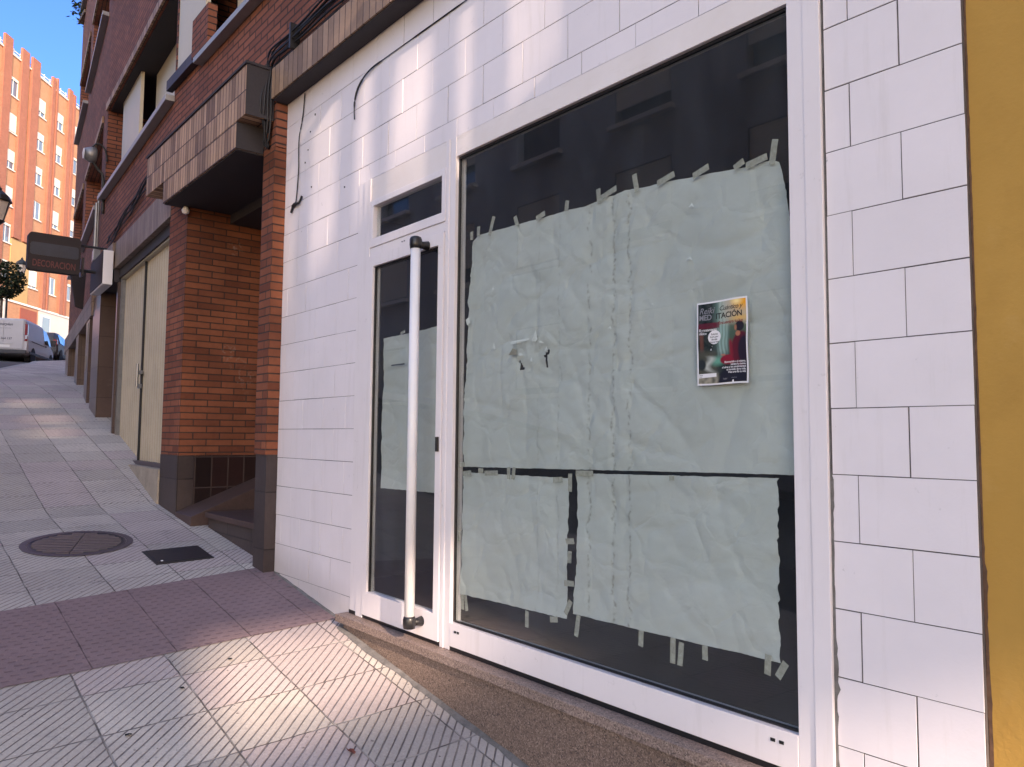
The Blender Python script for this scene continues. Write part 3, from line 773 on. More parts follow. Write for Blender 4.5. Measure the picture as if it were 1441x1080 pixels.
flap(big,[(-1.90,2.12),(-1.885,2.118),(-1.88,2.108)]); flap(big,[(-2.12,2.045),(-2.105,2.055),(-2.10,2.04)]); flap(big,[(-3.09,2.19),(-3.06,2.20),(-3.05,2.17),(-3.075,2.16)])
flap(big,[(-2.75,1.985),(-2.72,2.015),(-2.69,2.005),(-2.69,1.98)],mat='cream_metal')
flap(big,[(-2.68,1.985),(-2.66,1.990),(-2.645,1.978),(-2.665,1.972)]); flap(big,[(-2.50,1.985),(-2.485,2.005),(-2.48,1.985)])

# ------------------------------------------------------------------ poster
pw, ph = .208, .297
PXL, PZT, PY = -1.672, 2.088, .0185
pos = thing('poster','small colour poster for a meditation event stuck on the display window glass','poster',(PXL,PY,PZT-ph))
def pp(u,v,lift=0.0):      # u right, v down
    warp = .0022*math.sin(v*5+u*2)+.0012*math.sin(u*9)
    return (PXL+pw*u+.0010*math.sin(v*9), PY-abs(warp)-lift, PZT-ph*v-.0012*math.sin(u*6))
mb=MB(); nu,nv=12,18
for i in range(nu+1):
    for j in range(nv+1): mb.v.append(pp(i/nu,j/nv))
for i in range(nu):
    for j in range(nv): k=i*(nv+1)+j; mb.f.append((k,k+1,k+nv+2,k+nv+1))
mb.build('sheet','print_white',pos,world=True,smooth=True)
def paint(u,v):
    n=lambda s,q=0: mn.noise(Vector((u*s,v*s*1.4,q)))
    c=np.array([.018,.028,.028])+.030*n(9)+.022*n(24,4)
    def bl(m,col):
        nonlocal c
        m=max(0,min(1,m)); c=c*(1-m)+np.array(col)*m
    sm=lambda a,b,x: max(0,min(1,(x-a)/(b-a)))
    bl(sm(.30,.40,u)*sm(.75,.35,v)*.75,(.09,.17,.15))
    st=.5+.5*math.sin(u*95+3*n(5,2))
    bl(sm(.40,.46,u)*sm(.66,.58,u)*sm(.72,.6,v)*(.35+.5*st),(.30,.46,.41))
    bl(sm(.42,.60,u)*sm(.32,.2,v),(.42,.42,.36))
    bl(sm(.55,.8,u)*sm(.40,.15,v)*.8,(.55,.38,.20))
    d=math.hypot((u-.93)/.22,(v-.05)/.09); bl(1.25-d,(.85,.36,.03))
    d=math.hypot((u-.80)/.12,(v-.04)/.05); bl(1.2-d,(.95,.72,.32))
    d=math.hypot((u-.85)/.25,(v-.24)/.05); bl(1-d,(.70,.42,.12))
    bl(sm(.62,.68,u)*sm(.30,.34,v)*sm(.70,.6,v)*.7,(.05,.09,.055))
    bl((1 if .03<u<.45 and .255<v<.325 else 0)*(.8+.3*n(12)),(.13,.012,.03))
    bl(sm(.05,.08,u)*sm(.16,.12,u)*sm(.34,.4,v)*sm(.62,.55,v)*.8,(.16,.06,.045))
    bl(sm(.57,.62,v)*sm(.45,.38,u)*.7,(.085,.085,.065))
    # stream and pool
    d=math.hypot((u-.42)/.16,(v-.72)/.06); bl(1.3-d,(.10,.32,.24))
    cx=.22+.35*(v-.68)*1.2; bl((1-abs(u-cx-.08*math.sin(v*30))/.12)*sm(.64,.68,v)*sm(.88,.8,v),(.45,.48,.44))
    d=math.hypot((u-.09)/.10,(v-.755)/.075); bl(3*(1.05-d),(.018,.026,.03))
    bl(sm(.86,.90,v)*sm(.5,.42,u)*(.5+.6*n(14,3)),(.42,.38,.30))
    # rocks under the sitter
    d=math.hypot((u-.80)/.42,(v-.98)/.21); bl(6*(1-d),(.012,.014,.026))
    # robe
    lap=math.hypot((u-.63)/.17,(v-.715)/.062); bl(6*(1-lap),(.24,.012,.03))
    bod=math.hypot((u-.88)/.20,(v-.60)/.22); bl(7*(1-bod),(.10,.010,.022))
    bod=math.hypot((u-.93)/.13,(v-.62)/.20); bl(4*(1-bod),(.018,.012,.025))
    arm=abs(u-(.70+.10*(.7-v)*-1.2))/.035; bl((1.3-arm)*sm(.46,.52,v)*sm(.70,.66,v),(.22,.016,.03))
    nk=math.hypot((u-.815)/.05,(v-.42)/.035); bl(4*(1-nk),(.42,.16,.09))
    hd=math.hypot((u-.845)/.088,(v-.335)/.062); bl(8*(1-hd),(.018,.016,.026))
    fc=math.hypot((u-.775)/.035,(v-.35)/.042); bl(3*(1-fc)*sm(.80,.76,u),(.36,.15,.09))
    hnd=math.hypot((u-.535)/.05,(v-.655)/.012); bl(4*(1-hnd),(.42,.16,.11))
    return c
nu,nv=90,128; mb=MB(); cols=[]
for i in range(nu+1):
    for j in range(nv+1):
        u=.028+.944*i/nu; v=.02+.96*j/nv; mb.v.append(pp(u,v,.0006)); cols.append(paint(u,v))
for i in range(nu):
    for j in range(nv): k=i*(nv+1)+j; mb.f.append((k,k+1,k+nv+2,k+nv+1))
po=mb.build('printed_picture','print',pos,world=True,smooth=True)
at=po.data.color_attributes.new('Col','FLOAT_COLOR','POINT')
at.data.foreach_set('color',np.array([[max(0,c[0]),max(0,c[1]),max(0,c[2]),1] for c in cols],dtype=np.float32).ravel())
def ptxt(name,body,u,v,size,mat,align='LEFT',shear=0,bold=0.0,lift=.0012,space=1.0,rise=0.0):
    sz=size*ph
    text_mb(body,sz,lambda x,y: pp(u+x/pw, v-(y+rise*x)/ph, lift),align,shear=shear,bold=bold*sz,space=space).build(name,mat,pos,world=True)
ptxt('title_lettering','Reiki',.05,.142,.105,'print_grey',shear=.35,bold=.006)
ptxt('title_lettering','Cuántico y',.45,.125,.078,'print_black',shear=.35,bold=.004,space=.92)
ptxt('title_lettering','MED',.05,.218,.092,'print_grey',bold=.018,space=.95)
ptxt('title_lettering','ITACIÓN',.385,.218,.092,'print_black',bold=.022,space=.95)
ptxt('subtitle_lettering','Encuentro tu luz',.44,.288,.052,'print_red',bold=.015,space=.95)
ptxt('subtitle_lettering','El y tratamiento',.05,.352,.044,'print_white',bold=.012,space=.9)
ptxt('subtitle_lettering','clásico',.05,.392,.044,'print_white',bold=.012,space=.95)
bg=MB(); n=28
bg.v=[pp(.36+.125*math.cos(2*PI*k/n),.432+.083*math.sin(2*PI*k/n),.0010) for k in range(n)]+[pp(.36,.432,.0010)]
bg.f=[(k,(k+1)%n,n) for k in range(n)]; bg.build('round_badge','print_white',pos,world=True)
for q,s in enumerate(('Solicita','hora por','donde','ahora hoy')): ptxt('badge_lettering',s,.36,.405+.031*q,.032,'print_black','CENTER',bold=.015,lift=.0017)
for q,s in enumerate(('Bienvenido a ti mismo,','sánate la mente,','el alma y los sentimientos','el sentido de tu vida,','Haz arte de tu vida')): ptxt('body_lettering',s,.955,.755+.030*q,.033,'print_white','RIGHT',bold=.014,space=.93)
wl=MB(); wl.quad(pp(.035,.865,.001),pp(.035,.915,.001),pp(.39,.905,.001),pp(.39,.86,.001)); wl.build('info_box','print_white',pos,world=True)
ptxt('info_lettering','Inicio martes',.05,.885,.024,'print_black',bold=.01,lift=.0017); ptxt('info_lettering','info: 19 h tarde',.05,.905,.022,'print_black',bold=.01,lift=.0017)
ptxt('body_lettering','lugar',.52,.945,.03,'print_grey'); ptxt('body_lettering','centro',.68,.938,.026,'print_grey')

# ------------------------------------------------------------------ cables and stubs on the white wall
def smooth_pts(pts,n=6):
    out=[]; P=[Vector(p) for p in pts]
    for i in range(len(P)-1):
        p0=P[max(i-1,0)];p1=P[i];p2=P[i+1];p3=P[min(i+2,len(P)-1)]
        for k in range(n):
            t=k/n; out.append(.5*((2*p1)+(-p0+p2)*t+(2*p0-5*p1+4*p2-p3)*t*t+(-p0+3*p1-3*p2+p3)*t**3))
    out.append(P[-1]); return out
wc=thing('cable_stub','thin black cable hanging down the white tiles beside the brick pier, with a short crosspiece','cable',(-5.0,-.01,3.2))
MB().tube(smooth_pts([(-4.955,-.012,4.0),(-4.985,-.010,3.84),(-5.03,-.013,3.68),(-5.03,-.010,3.45),(-5.055,-.011,3.24)]),.0042,6).build('wire','black_rubber',wc,world=True,smooth=True)
MB().tube(smooth_pts([(-5.13,-.012,3.185),(-5.10,-.012,3.225),(-5.055,-.016,3.23),(-5.0,-.014,3.225),(-4.96,-.012,3.265)]),[.009]*6+[.012]*8+[.008]*11,6).build('bracket','black_rubber',wc,world=True,smooth=True)
wd=thing('cable_stub','black cable on the white tiles above the door, curving down from a long joint','cable',(-4.1,-.01,3.6))
MB().tube(smooth_pts([(-2.55,-.006,3.842),(-3.0,-.006,3.842),(-3.45,-.006,3.842),(-3.85,-.007,3.842),(-4.05,-.012,3.83),(-4.17,-.014,3.775),(-4.225,-.013,3.69),(-4.225,-.011,3.58)]),[.002]*8+[.004]*6+[.0025]*6+[.005]*8+[.007]*6+[.006]*4+[.004]*5,6).build('wire','black_rubber',wd,world=True,smooth=True)
for (x,z,r) in ((-4.80,3.80,.008),(-4.87,3.70,.006),(-4.94,3.50,.006),(-4.90,3.58,.005),(-4.83,3.30,.006),(-4.35,3.18,.006)):
    tag(MB().lathe([(r,-.002),(r*.8,.004)],(x,-.003,z),8,'y').build('wall_plug','black_rubber'),'small dark wall plug in the white tiles above and left of the door','wall plug','wall plugs in the white tiles')

# ------------------------------------------------------------------ brick building
BB=thing('brick_building','dark red brick apartment building with recessed portal, garage and beige upper shutters','building',(-7.75,-.09,0))
A1,A2,A3,A4=R(3.5),R(7),R(20),R(27)
O1=Vector((-7.75,-.09,0)); D1=Vector((-math.cos(A1),math.sin(A1),0)); O2=O1+4.1*D1
D2=Vector((-math.cos(A2),math.sin(A2),0)); O3=O2+7.0*D2; D3=Vector((-math.cos(A3),math.sin(A3),0)); O4=O3+6*D3
def seg(mb,name,mat,k,**kw):
    """build a mesh given in segment coordinates (lx=-s, y into the building)"""
    o={1:O1,2:O2,3:O3,4:O4}[k]; a={1:A1,2:A2,3:A3,4:A4}[k]
    return mb.build(name,mat,kw.pop('parent',BB),rotz=-a,loc=tuple(o-O1),**kw)
def W(mb,name,mat,**kw): return mb.build(name,mat,kw.pop('parent',BB),world=True,**kw)
TOP=19.5
# S0 upper wall, x -7.75..-.76
FL=[4.98+2.95*k for k in range(5)]
h0=[]
for f in FL:
    for (a,b) in ((-7.74,-4.2),(-3.2,-1.4)): h0.append((a,b,f,f+1.28))
mb=MB(); holed(mb,(-7.75,-.768),(4.235,TOP),h0,lambda u,v,d:(u,-.09+d,v),.45); W(mb,'upper_wall','brick')
for (a,b,c,d) in h0:
    if a < -7: W(MB().box(a+.004,-6.95,-.082,-.04,c+.002,d-.002),'window_shutter','beige_shutter'); W(MB().box(a-.1,-7.02,-.15,-.091,c+.0,c+.10),'window_upstand','stone_grey'); W(MB().box(-7.019,-6.6,-.17,-.0915,c+.0,c+.36),'brick_block','brick'); a=-6.95
    m=MB(); n=int((b-a)/.9)
    for q in range(n): m.box(a+(b-a)*q/n+.012,a+(b-a)*(q+1)/n-.012,.20+.02*(q%2),.24+.02*(q%2),c,d)
    W(m,'window_shutter','beige_shutter')
    W(MB().box(a-.02,b+.04,-.17,.19,c-.05,c-.001),'window_sill','sill_metal')
# S1 upper wall
h1=[(-4.05,-.03,f-.05,f+1.2) for f in FL]
mb=MB(); holed(mb,(-4.1,-.001),(4.055,TOP),h1,lambda u,v,d:(u,d,v),.55); seg(mb,'upper_wall','brick',1)
for i,(a,b,c,d) in enumerate(h1):
    seg(MB().box(a+.02,b-.01,.03,.54,d-.02,d-.002),'window_shade_plate','soffit',1)  # dark plate paints the recess-top shadow over the brick
    for (p,q,y) in ((-3.6,-2.45,.12),(-2.44,-.04,.30)):
        seg(MB().box(p,q,y,y+.04,c+.002,d-.002),'window_shutter','beige_shutter',1)
    seg(MB().box(-4.1,-.02,-.085,.19,c-.06,c-.001),'window_sill','sill_metal',1,bevel=.006)
    seg(MB().box(-4.12,-.18,-.025,-.001,d+.001,d+.10),'window_lintel','fascia',1)
# S2, S3, S4 upper walls (seen very obliquely)
h2=[(-3.6,-.55,f-.05,f+1.2) for f in FL]+[(-6.6,-4.2,f-.05,f+1.2) for f in FL]
mb=MB(); holed(mb,(-7.0,-.001),(3.6,TOP),h2,lambda u,v,d:(u,d,v),.55); seg(mb,'upper_wall','brick',2)
for (a,b,c,d) in h2:
    seg(MB().box(a+.02,b-.02,.28,.32,c+.002,d-.002),'window_shutter','beige_shutter',2)
    seg(MB().box(a-.05,b+.05,-.09,.27,c-.06,c-.001),'window_sill','sill_metal',2)
    seg(MB().box(a-.05,b+.05,-.03,-.001,d+.001,d+.10),'window_lintel','fascia',2)
seg(MB().box(-6,-.001,0,.5,3.2,TOP),'upper_wall','brick',3); seg(MB().box(-40,-.001,0,.5,3,TOP+3),'upper_wall','brick',4)
seg(MB().box(-7.05,0,-.12,.6,TOP,TOP+.25),'roof_edge','fascia_grey',2); 
W(MB().box(-7.75,-.768,.37,9,3.75+.6,4.4),'floor_slab','soffit')
# body behind, so the block has depth and a roof
bd=MB(); bd.hexa([(-17,3,4.6),(-.8,1.2,4.6),(-.8,12,4.6),(-17,12,4.6)],[(-17,3,TOP-.1),(-.8,1.2,TOP-.1),(-.8,12,TOP-.1),(-17,12,TOP-.1)]); W(bd,'rear_block','brick')
# cornice ledge over the white shop
W(MB().box(-5.26,-.768,-.130,-.003,4.030,4.252),'cornice','fascia_beige')
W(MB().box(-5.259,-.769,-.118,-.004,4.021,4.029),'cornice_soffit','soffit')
# portal canopy
cp=MB().box(-7.82,-5.305,-.30,-.091,3.885,4.255); cn=W(cp,'canopy','fascia')
W(MB().box(-7.26,-5.475,-.298,-.092,3.685,3.884),'canopy','fascia')
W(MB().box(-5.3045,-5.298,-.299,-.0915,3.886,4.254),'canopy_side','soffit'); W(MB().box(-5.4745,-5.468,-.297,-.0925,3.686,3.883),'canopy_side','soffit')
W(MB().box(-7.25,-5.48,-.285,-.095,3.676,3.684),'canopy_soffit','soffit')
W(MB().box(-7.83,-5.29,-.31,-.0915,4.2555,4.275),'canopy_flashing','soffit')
W(MB().box(-7.749,-5.266,-.085,.30,3.695,4.234),'lintel','brick'); W(MB().box(-7.215,-5.475,-.084,.299,3.688,3.694),'lintel_shade_plate','soffit')  # the dark plate stands in for shade under the brick lintel
# piers
W(MB().box(-5.47,-5.268,-.09,.12,1.465,3.689),'pier','brick_orange'); W(MB().box(-5.462,-5.270,-.08,.12,.2,1.464),'pier_base','stone_grey')
W(MB().box(-7.749,-7.22,-.09,1.6,1.415,3.689),'pier','brick_orange'); W(MB().box(-7.745,-7.222,-.095,0.05,.4,1.414),'pier_base','stone_grey')
W(MB().box(-7.745,-7.224,.051,1.6,.4,1.414),'dado','dado')
W(MB().box(-7.21,-5.28,1.5,1.6,.4,3.69),'portal_back','dark_room'); W(MB().box(-5.40,-5.272,.121,1.49,.4,3.69),'portal_side','brick')
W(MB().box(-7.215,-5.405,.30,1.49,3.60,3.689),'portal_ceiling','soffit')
# ramp and steps in the portal
rp=MB(); zf=gz(-7,-.05)
rp.hexa([(-7.215,-.10,zf-.3),(-6.78,-.10,zf-.3),(-6.78,1.3,zf-.3),(-7.215,1.3,zf-.3)],[(-7.215,-.10,gz(-7.2,0)+.035),(-6.78,-.10,gz(-6.8,0)+.075),(-6.78,1.3,zf+.62),(-7.215,1.3,zf+.62)])
W(rp,'ramp','red_stone',bevel=.004)
st=MB(); st.box(-6.70,-5.475,.02,.55,.5,.90); W(st,'step','stone_grey'); W(MB().box(-6.72,-5.472,-.005,.56,.9005,.945),'step_tread','red_stone',bevel=.004)
st=MB(); st.box(-6.40,-5.45,.5505,1.3,.5,1.08); W(st,'step','stone_grey'); W(MB().box(-6.42,-5.42,.53,1.31,1.081,1.12),'step_tread','concrete',bevel=.004)
# brick above garage, fascia band, garage
seg(MB().box(-3.1,-.001,.001,.3,3.72,4.054),'garage_lintel','fascia_grey',1)
seg(MB().box(-3.1,-.02,.06,.3,3.60,3.719),'garage_soffit','soffit',1)
gd=MB(); 
def leaf(s0,s1):
    m=MB(); n=int(abs(s1-s0)/.028); row=[]
    for i in range(n+1):
        lx=-(s0+(s1-s0)*i/n); y=.125+(.020 if (i//2)%2 else 0)
        m.v+= [(lx,y,1.31),(lx,y,3.58)]
        if i: k=len(m.v); m.f.append((k-4,k-2,k-1,k-3))
    return m
gt=seg(leaf(.36,1.60),'garage_door','cream_metal',1); g2=seg(leaf(1.625,2.88),'garage_door','cream_metal',1)
seg(MB().box(-2.97,-2.90,.08,.2,1.2,3.6),'garage_frame','grey_metal',1); seg(MB().box(-1.624,-1.602,.10,.13,1.31,3.58),'garage_frame','iron_black',1)
seg(MB().box(-2.9,-.02,.08,.2,3.581,3.60),'garage_frame','cream_metal',1)
seg(MB().box(-2.9,-.02,.06,.2,1.27,1.309),'garage_frame','iron',1)
hm=MB(); hm.box(-1.68,-1.55,.085,.11,2.28,2.32); hm.tube([(-1.64,.07,2.40),(-1.64,.07,2.14)],.015,8); hm.box(-1.66,-1.58,.08,.11,2.12,2.17); seg(hm,'garage_bolt','grey_metal',1)
gb=MB()
for s0,s1 in zip(np.arange(0,2.9,.29).tolist(),np.arange(.29,3.0,.29).tolist()):
    a=O1+s0*D1; b=O1+s1*D1
    gb.hexa([(-s1,-.02,gz(b.x,0)-.2),(-s0,-.02,gz(a.x,0)-.2),(-s0,.2,gz(a.x,0)-.2),(-s1,.2,gz(b.x,0)-.2)],[(-s1,-.02,1.268),(-s0,-.02,1.268),(-s0,.2,1.268),(-s1,.2,1.268)])
seg(gb,'garage_base','concrete',1)
# doorway recess with brown stone
seg(MB().box(-3.95,-3.05,.62,.70,1.2,3.6),'doorway_back','dark_room',1)
seg(MB().box(-4.5,-3.90,-.01,.70,1.3,3.55),'stone_pier','stone_dark',1); seg(MB().box(-3.05,-2.98,.05,.6,1.2,3.6),'doorway_side','stone_dark',1)
seg(MB().box(-4.1,-2.98,.0,.7,3.551,3.72),'doorway_lintel','soffit',1)
seg(MB().box(-3.89,-3.06,.05,.6,1.2,1.56),'doorstep','stone_grey',1); seg(MB().box(-3.5,-3.06,-.01,.3,1.1,1.44),'doorstep','stone_grey',1)
seg(MB().box(-4.1,-2.99,-.03,.3,3.721,4.054),'shop_fascia','fascia_grey',1)
# shop piers along S2
for s,w in ((.75,.55),(2.9,.6),(5.6,.9)):
    a=O2+s*D2; seg(MB().box(-s-w,-s,-.05,.4,gz(a.x,0)-.5,3.6),'stone_pier','stone_dark',2)
seg(MB().box(-7,-.4,.06,.40,1,3.6),'shop_panel','stone_dark',2); seg(MB().box(-7.0,-.402,-.06,.41,3.3,3.62),'shop_fascia','fascia_grey',2)
seg(MB().box(-6,0,.0,.4,2,3.2),'shop_fascia','stone_dark',3); seg(MB().box(-40,0,.0,.4,2,3.2),'shop_fascia','stone_dark',4)
# drain pipe in the corner
seg(MB().tube([(-4.35,-.05,4.1),(-4.35,-.05,4.9)],.022,8),'drain_pipe','grey_metal',1)

# ------------------------------------------------------------------ things fixed to the brick facade
cb=thing('cable_bundle','bundle of black telephone cables strung along the brick above the white shop','cables',(-5.3,-.12,4.3))
for k in range(7):
    zz0=4.30+.022*k+random.uniform(-.006,.006); pts=[]
    for q in range(16):
        x=-.9-4.35*q/15; pts.append((x,-.105-.02*(k%3),zz0+.012*math.sin(q*.9+k)-.02*math.sin(PI*(q%4)/4)))
    pts+=[(-5.285-.01*k,-.115-.01*(k%3),zz0-.08),(-5.29-.004*k,-.12-.02*(k%4),4.1),(-5.292-.002*k,-.115-.025*(k%4),3.93),(-5.33-.01*k,-.11-.01*(k%3),3.75),(-5.36,-.10,3.70)]
    MB().tube(smooth_pts(pts,3),.0075,6).build('cable','black_rubber',cb,world=True,smooth=True)
for x in (-1.8,-2.9,-4.0,-4.9): MB().box(x-.01,x+.01,-.16,-.091,4.26,4.44).build('cable_clip','iron_black',cb,world=True)
c2=thing('cable_bundle','tangle of black cables on brick between the canopy and the white lightbox','cables',(-8.5,-.1,4.2))
for k in range(5):
    pts=[]
    for q in range(12):
        s=.05+3.3*q/11; p=O1+s*D1; pts.append((p.x,p.y-.025-.012*(k%3),4.36-.085*s+.024*k+.02*math.sin(q*1.7+k*2)))
    MB().tube(smooth_pts(pts,3),.008,6).build('cable','black_rubber',c2,world=True,smooth=True)
def onseg(o,d,s,off): 
    n=Vector((d.y,-d.x,0)); n=n if n.y<0 else -n
    return o+s*d+off*n
# white lightbox
lb=thing('lightbox_sign','slim white lightbox sign fixed on the brick beside the garage','sign',tuple(onseg(O1,D1,2.95,0)+Vector((0,0,3.5))),-A1)
lb_m=MB().box(-1.0,0,-.135,-.02,0,.44); lb_m.build('housing','sign_white',lb,bevel=.008)
MB().box(-.985,-.015,-.142,-.1355,.015,.425).build('face','sign_dark',lb); MB().box(-.9,-.1,-.02,.03,.1,.3).build('mount','iron_black',lb)
# blade sign DECORACION
sx_=-11.2
bs=thing('hanging_sign','dark faded hanging sign lettered DECORACION, projecting over the pavement','sign',(sx_,.1,3.9))
def rrect(y0,y1,z0,z1,r,x0,x1,n=5):
    m=MB(); pts=[]
    for (cy,cz,a0) in ((y1-r,z1-r,0),(y0+r,z1-r,90),(y0+r,z0+r,180),(y1-r,z0+r,270)):
        for k in range(n+1): a=R(a0+90*k/n); pts.append((cy+r*math.cos(a),cz+r*math.sin(a)))
    N=len(pts); m.v=[(x0,)+p for p in pts]+[(x1,)+p for p in pts]
    m.f=[tuple(range(N)),tuple(reversed(range(N,2*N)))]+[(k,N+k,N+(k+1)%N,(k+1)%N) for k in range(N)]
    return m
rrect(-.80,-.21,3.665,4.145,.05,sx_-.13,sx_).build('panel','sign_dark',bs,world=True)
rrect(-.775,-.235,3.86,4.02,.03,sx_+.0005,sx_+.003).build('band','sign_navy',bs,world=True)
text_mb('DECORACION',.105,lambda x,y:(sx_+.004,-.505+x*.70,3.715+y*1.15),'CENTER',bold=.002,space=1.0).build('lettering','sign_red',bs,world=True)
for zz_,rr_ in ((4.07,.016),(3.74,.022)): MB().tube([(sx_-.065,-.22,zz_),(sx_-.065,.14,zz_)],rr_,8).build('bracket_arm','iron_black',bs,world=True)
MB().box(sx_-.14,sx_+.01,-.19,-.17,3.66,3.9).build('bracket_plate','iron_black',bs,world=True)
# second sign behind: dark wedge-shaped banner
tag(MB().hexa([(-12.6,.0,3.45),(-12.55,.0,3.45),(-12.55,.1,3.42),(-12.6,.1,3.42)],[(-12.6,-.09,3.98),(-12.55,-.09,3.98),(-12.55,.12,3.98),(-12.6,.12,3.98)]).build('hanging_sign','sign_dark'),'small dark wedge shaped sign below and behind the DECORACION sign','sign')
pl_ = thing('bulb_lamp','small white bulb lamp under the tiled canopy, on top of the left brick pier','lamp',(-7.18,-.12,3.64))
MB().lathe([(.006,-.035),(.028,-.025),(.036,0),(.026,.022),(.018,.03)],(0,0,0),12).build('bulb','sign_white',pl_,smooth=True); MB().lathe([(.020,.03),(.022,.045)],(0,0,0),10).build('socket','iron_black',pl_)
for k,(s_,z_,w_,h_) in enumerate(((.86,2.95,.16,.30),(.98,2.55,.20,.22))):
    tag(MB().box(-w_,0,-.0545,-.052,0,h_).build('torn_poster','concrete',loc=tuple(onseg(O2,D2,s_,0)+Vector((0,0,z_))),rotz=-A2),('taller upper' if k==0 else 'wider lower')+' of two torn pale posters on the dark stone pillar beyond the garage','poster')
# junction box + conduit
jb=thing('junction_box','small grey junction box with conduit on the brick above the white lightbox','electrical box',tuple(onseg(O2,D2,.25,0)+Vector((0,0,4.05))),-A2)
MB().box(-.10,.10,-.09,.01,0,.16).build('box','grey_metal',jb,bevel=.01); MB().tube([(0,-.04,.16),(0,-.04,1.0)],.018,8).build('conduit','grey_metal',jb)
# flood light on the brick
fl=thing('wall_floodlight','old round grey floodlight on a curved arm high on the brick wall','lamp',(-11.75,.02,5.47))
fm=MB(); fm.lathe([(.02,-.09),(.08,-.08),(.105,-.02),(.11,.05),(.09,.06)],(0,-.06,0),16,'y'); fm.build('lamp_head','grey_metal',fl,smooth=True)
MB().lathe([(.075,-.004),(.0,-.02)],(0,-.152,0),14,'y').build('lens','glass_lamp',fl)
MB().tube(smooth_pts([(0,-.05,.11),(0,-.0,.17),(0,.07,.16),(0,.12,.08),(0,.14,-.05)]),.012,8).build('arm','iron_black',fl,smooth=True)
MB().tube(smooth_pts([(0,-.03,-.10),(0,.04,-.2),(0,.10,-.3),(0,.12,-.8)]),.02,8).build('arm','iron_black',fl,smooth=True)
# weeds on the parapet at the top of the silhouette
wd_=thing('weeds','tuft of green weeds growing from a high ledge on the brick building','plant',tuple(onseg(O2,D2,6.6,.02)+Vector((0,0,10.75))))
m=MB()
for k in range(220):
    c=Vector((random.gauss(0,.12),random.gauss(-.02,.10),random.gauss(.12,.16))); a=random.random()*2*PI; l=random.uniform(.03,.07)
    e1=Vector((math.cos(a),math.sin(a),random.uniform(-.5,.8))).normalized()*l; e2=e1.cross(Vector((random.random()-.5,random.random()-.5,1))).normalized()*l*.4
    m.quad(c-e1,c+e2,c+e1,c-e2)
m.build('leaves','weed',wd_); MB().box(-.3,.3,-.05,.12,-.12,-.05).build('ledge_stones','fascia_grey',wd_)
# graffiti smudges/number marks are paint on the orange pier
# ------------------------------------------------------------------ ochre neighbour
OB=thing('ochre_building','ochre yellow rendered building at the right, next to the white tiled pier','building',(-.76,.015,0))
MB().box(-.7665,29.5,.015,6,-5,20).build('wall','ochre',OB,world=True)
slat_slab=MB().box(.35,2.6,-1.75,.014,4.35,4.5).build('added_slat_slab','ochre',OB,world=True)  # unseen slab and slats, added to cut the sun into strips
for y in (-1.66,-1.44,-1.30,-1.20,-1.04,-.95,-.80,-.66,-.52,-.30):
    w=.045+.02*random.random()
    MB().box(.98,1.01,y-w/2,y+w/2,4.501,6.3).build('added_sun_slat','iron_black',slat_slab,world=True)
MB().box(.96,1.03,-1.72,.0,6.301,6.36).build('added_slat_rail','iron_black',slat_slab,world=True)

# ------------------------------------------------------------------ covers and leaf on the pavement
def ground_disc(cx,cy,r0,r1,dz,n=40,mb=None):
    mb=mb or MB(); k0=len(mb.v)
    for k in range(n):
        a=2*PI*k/n
        for r in (r0,r1): x,y=cx+r*math.cos(a),cy+r*math.sin(a); mb.v.append((x,y,gz(x,y)+dz))
    for k in range(n): a=k0+2*k; b=k0+2*((k+1)%n); mb.f.append((a,a+1,b+1,b))
    return mb
mc=(-6.58,-.985)
mh=thing('manhole_cover','round dark iron manhole cover set in the ribbed paving','manhole cover',(mc[0],mc[1],gz(*mc)))
ring=ground_disc(mc[0],mc[1],.33,.375,.006); ring=ground_disc(mc[0],mc[1],.315,.326,.0062,mb=ring); ring.build('ring','iron',mh,world=True)
lid=ground_disc(mc[0],mc[1],.001,.327,.0035); lid.build('lid','iron_black',mh,world=True)
ribs=MB()
for k in range(-6,7):
    o=k*.047; L=math.sqrt(max(0,.295**2-o*o))
    if L<.06: continue
    for (t0,t1) in ((-L,-.004),(.004,L)):
        q=[]
        for (t,dd) in ((t0,-.013),(t1,-.013),(t1,.013),(t0,.013)):
            x=mc[0]+.35*t*1+.937*(o+dd); y=mc[1]+.937*t-.35*(o+dd); q.append((x,y,gz(x,y)))
        ribs.hexa([(p[0],p[1],p[2]+.0036) for p in q],[(p[0],p[1],p[2]+.009) for p in q])
ribs.build('ribs','iron',mh,world=True)
uc=thing('utility_cover','small rectangular black iron cover in the paving near the portal step','utility cover',(-5.95,-.44,gz(-5.95,-.44)))
def gquad(mb,x0,x1,y0,y1,dz,h):
    q=[(x0,y0),(x1,y0),(x1,y1),(x0,y1)]
    mb.hexa([(x,y,gz(x,y)+dz) for x,y in q],[(x,y,gz(x,y)+dz+h) for x,y in q]); return mb
gquad(MB(),-6.15,-5.77,-.645,-.245,.001,.005).build('frame','iron_black',uc,world=True); gquad(MB(),-6.125,-5.795,-.62,-.27,.0062,.003).build('lid','iron_black',uc,world=True)
gquad(MB(),-5.835,-5.82,-.60,-.585,.0095,.002).build('keyhole','torn_white',uc,world=True)
gquad(MB(),-10.9,-10.4,-.75,-.3,.002,.004)
lf=thing('fallen_leaf','dry red brown leaf lying on the ribbed paving below the granite plinth','leaf',(-2.965,-.63,gz(-2.965,-.63)+.006))
m=MB(); n=14
for k in range(n):
    a=2*PI*k/n; r=.024*(1+.35*math.cos(2*a))*(.85+.15*math.sin(5*a)); m.v.append((r*math.cos(a),r*.8*math.sin(a),.004+.010*abs(math.sin(a))+.15*r*0))
m.v.append((0,0,.002)); m.f=[(k,(k+1)%n,n) for k in range(n)]
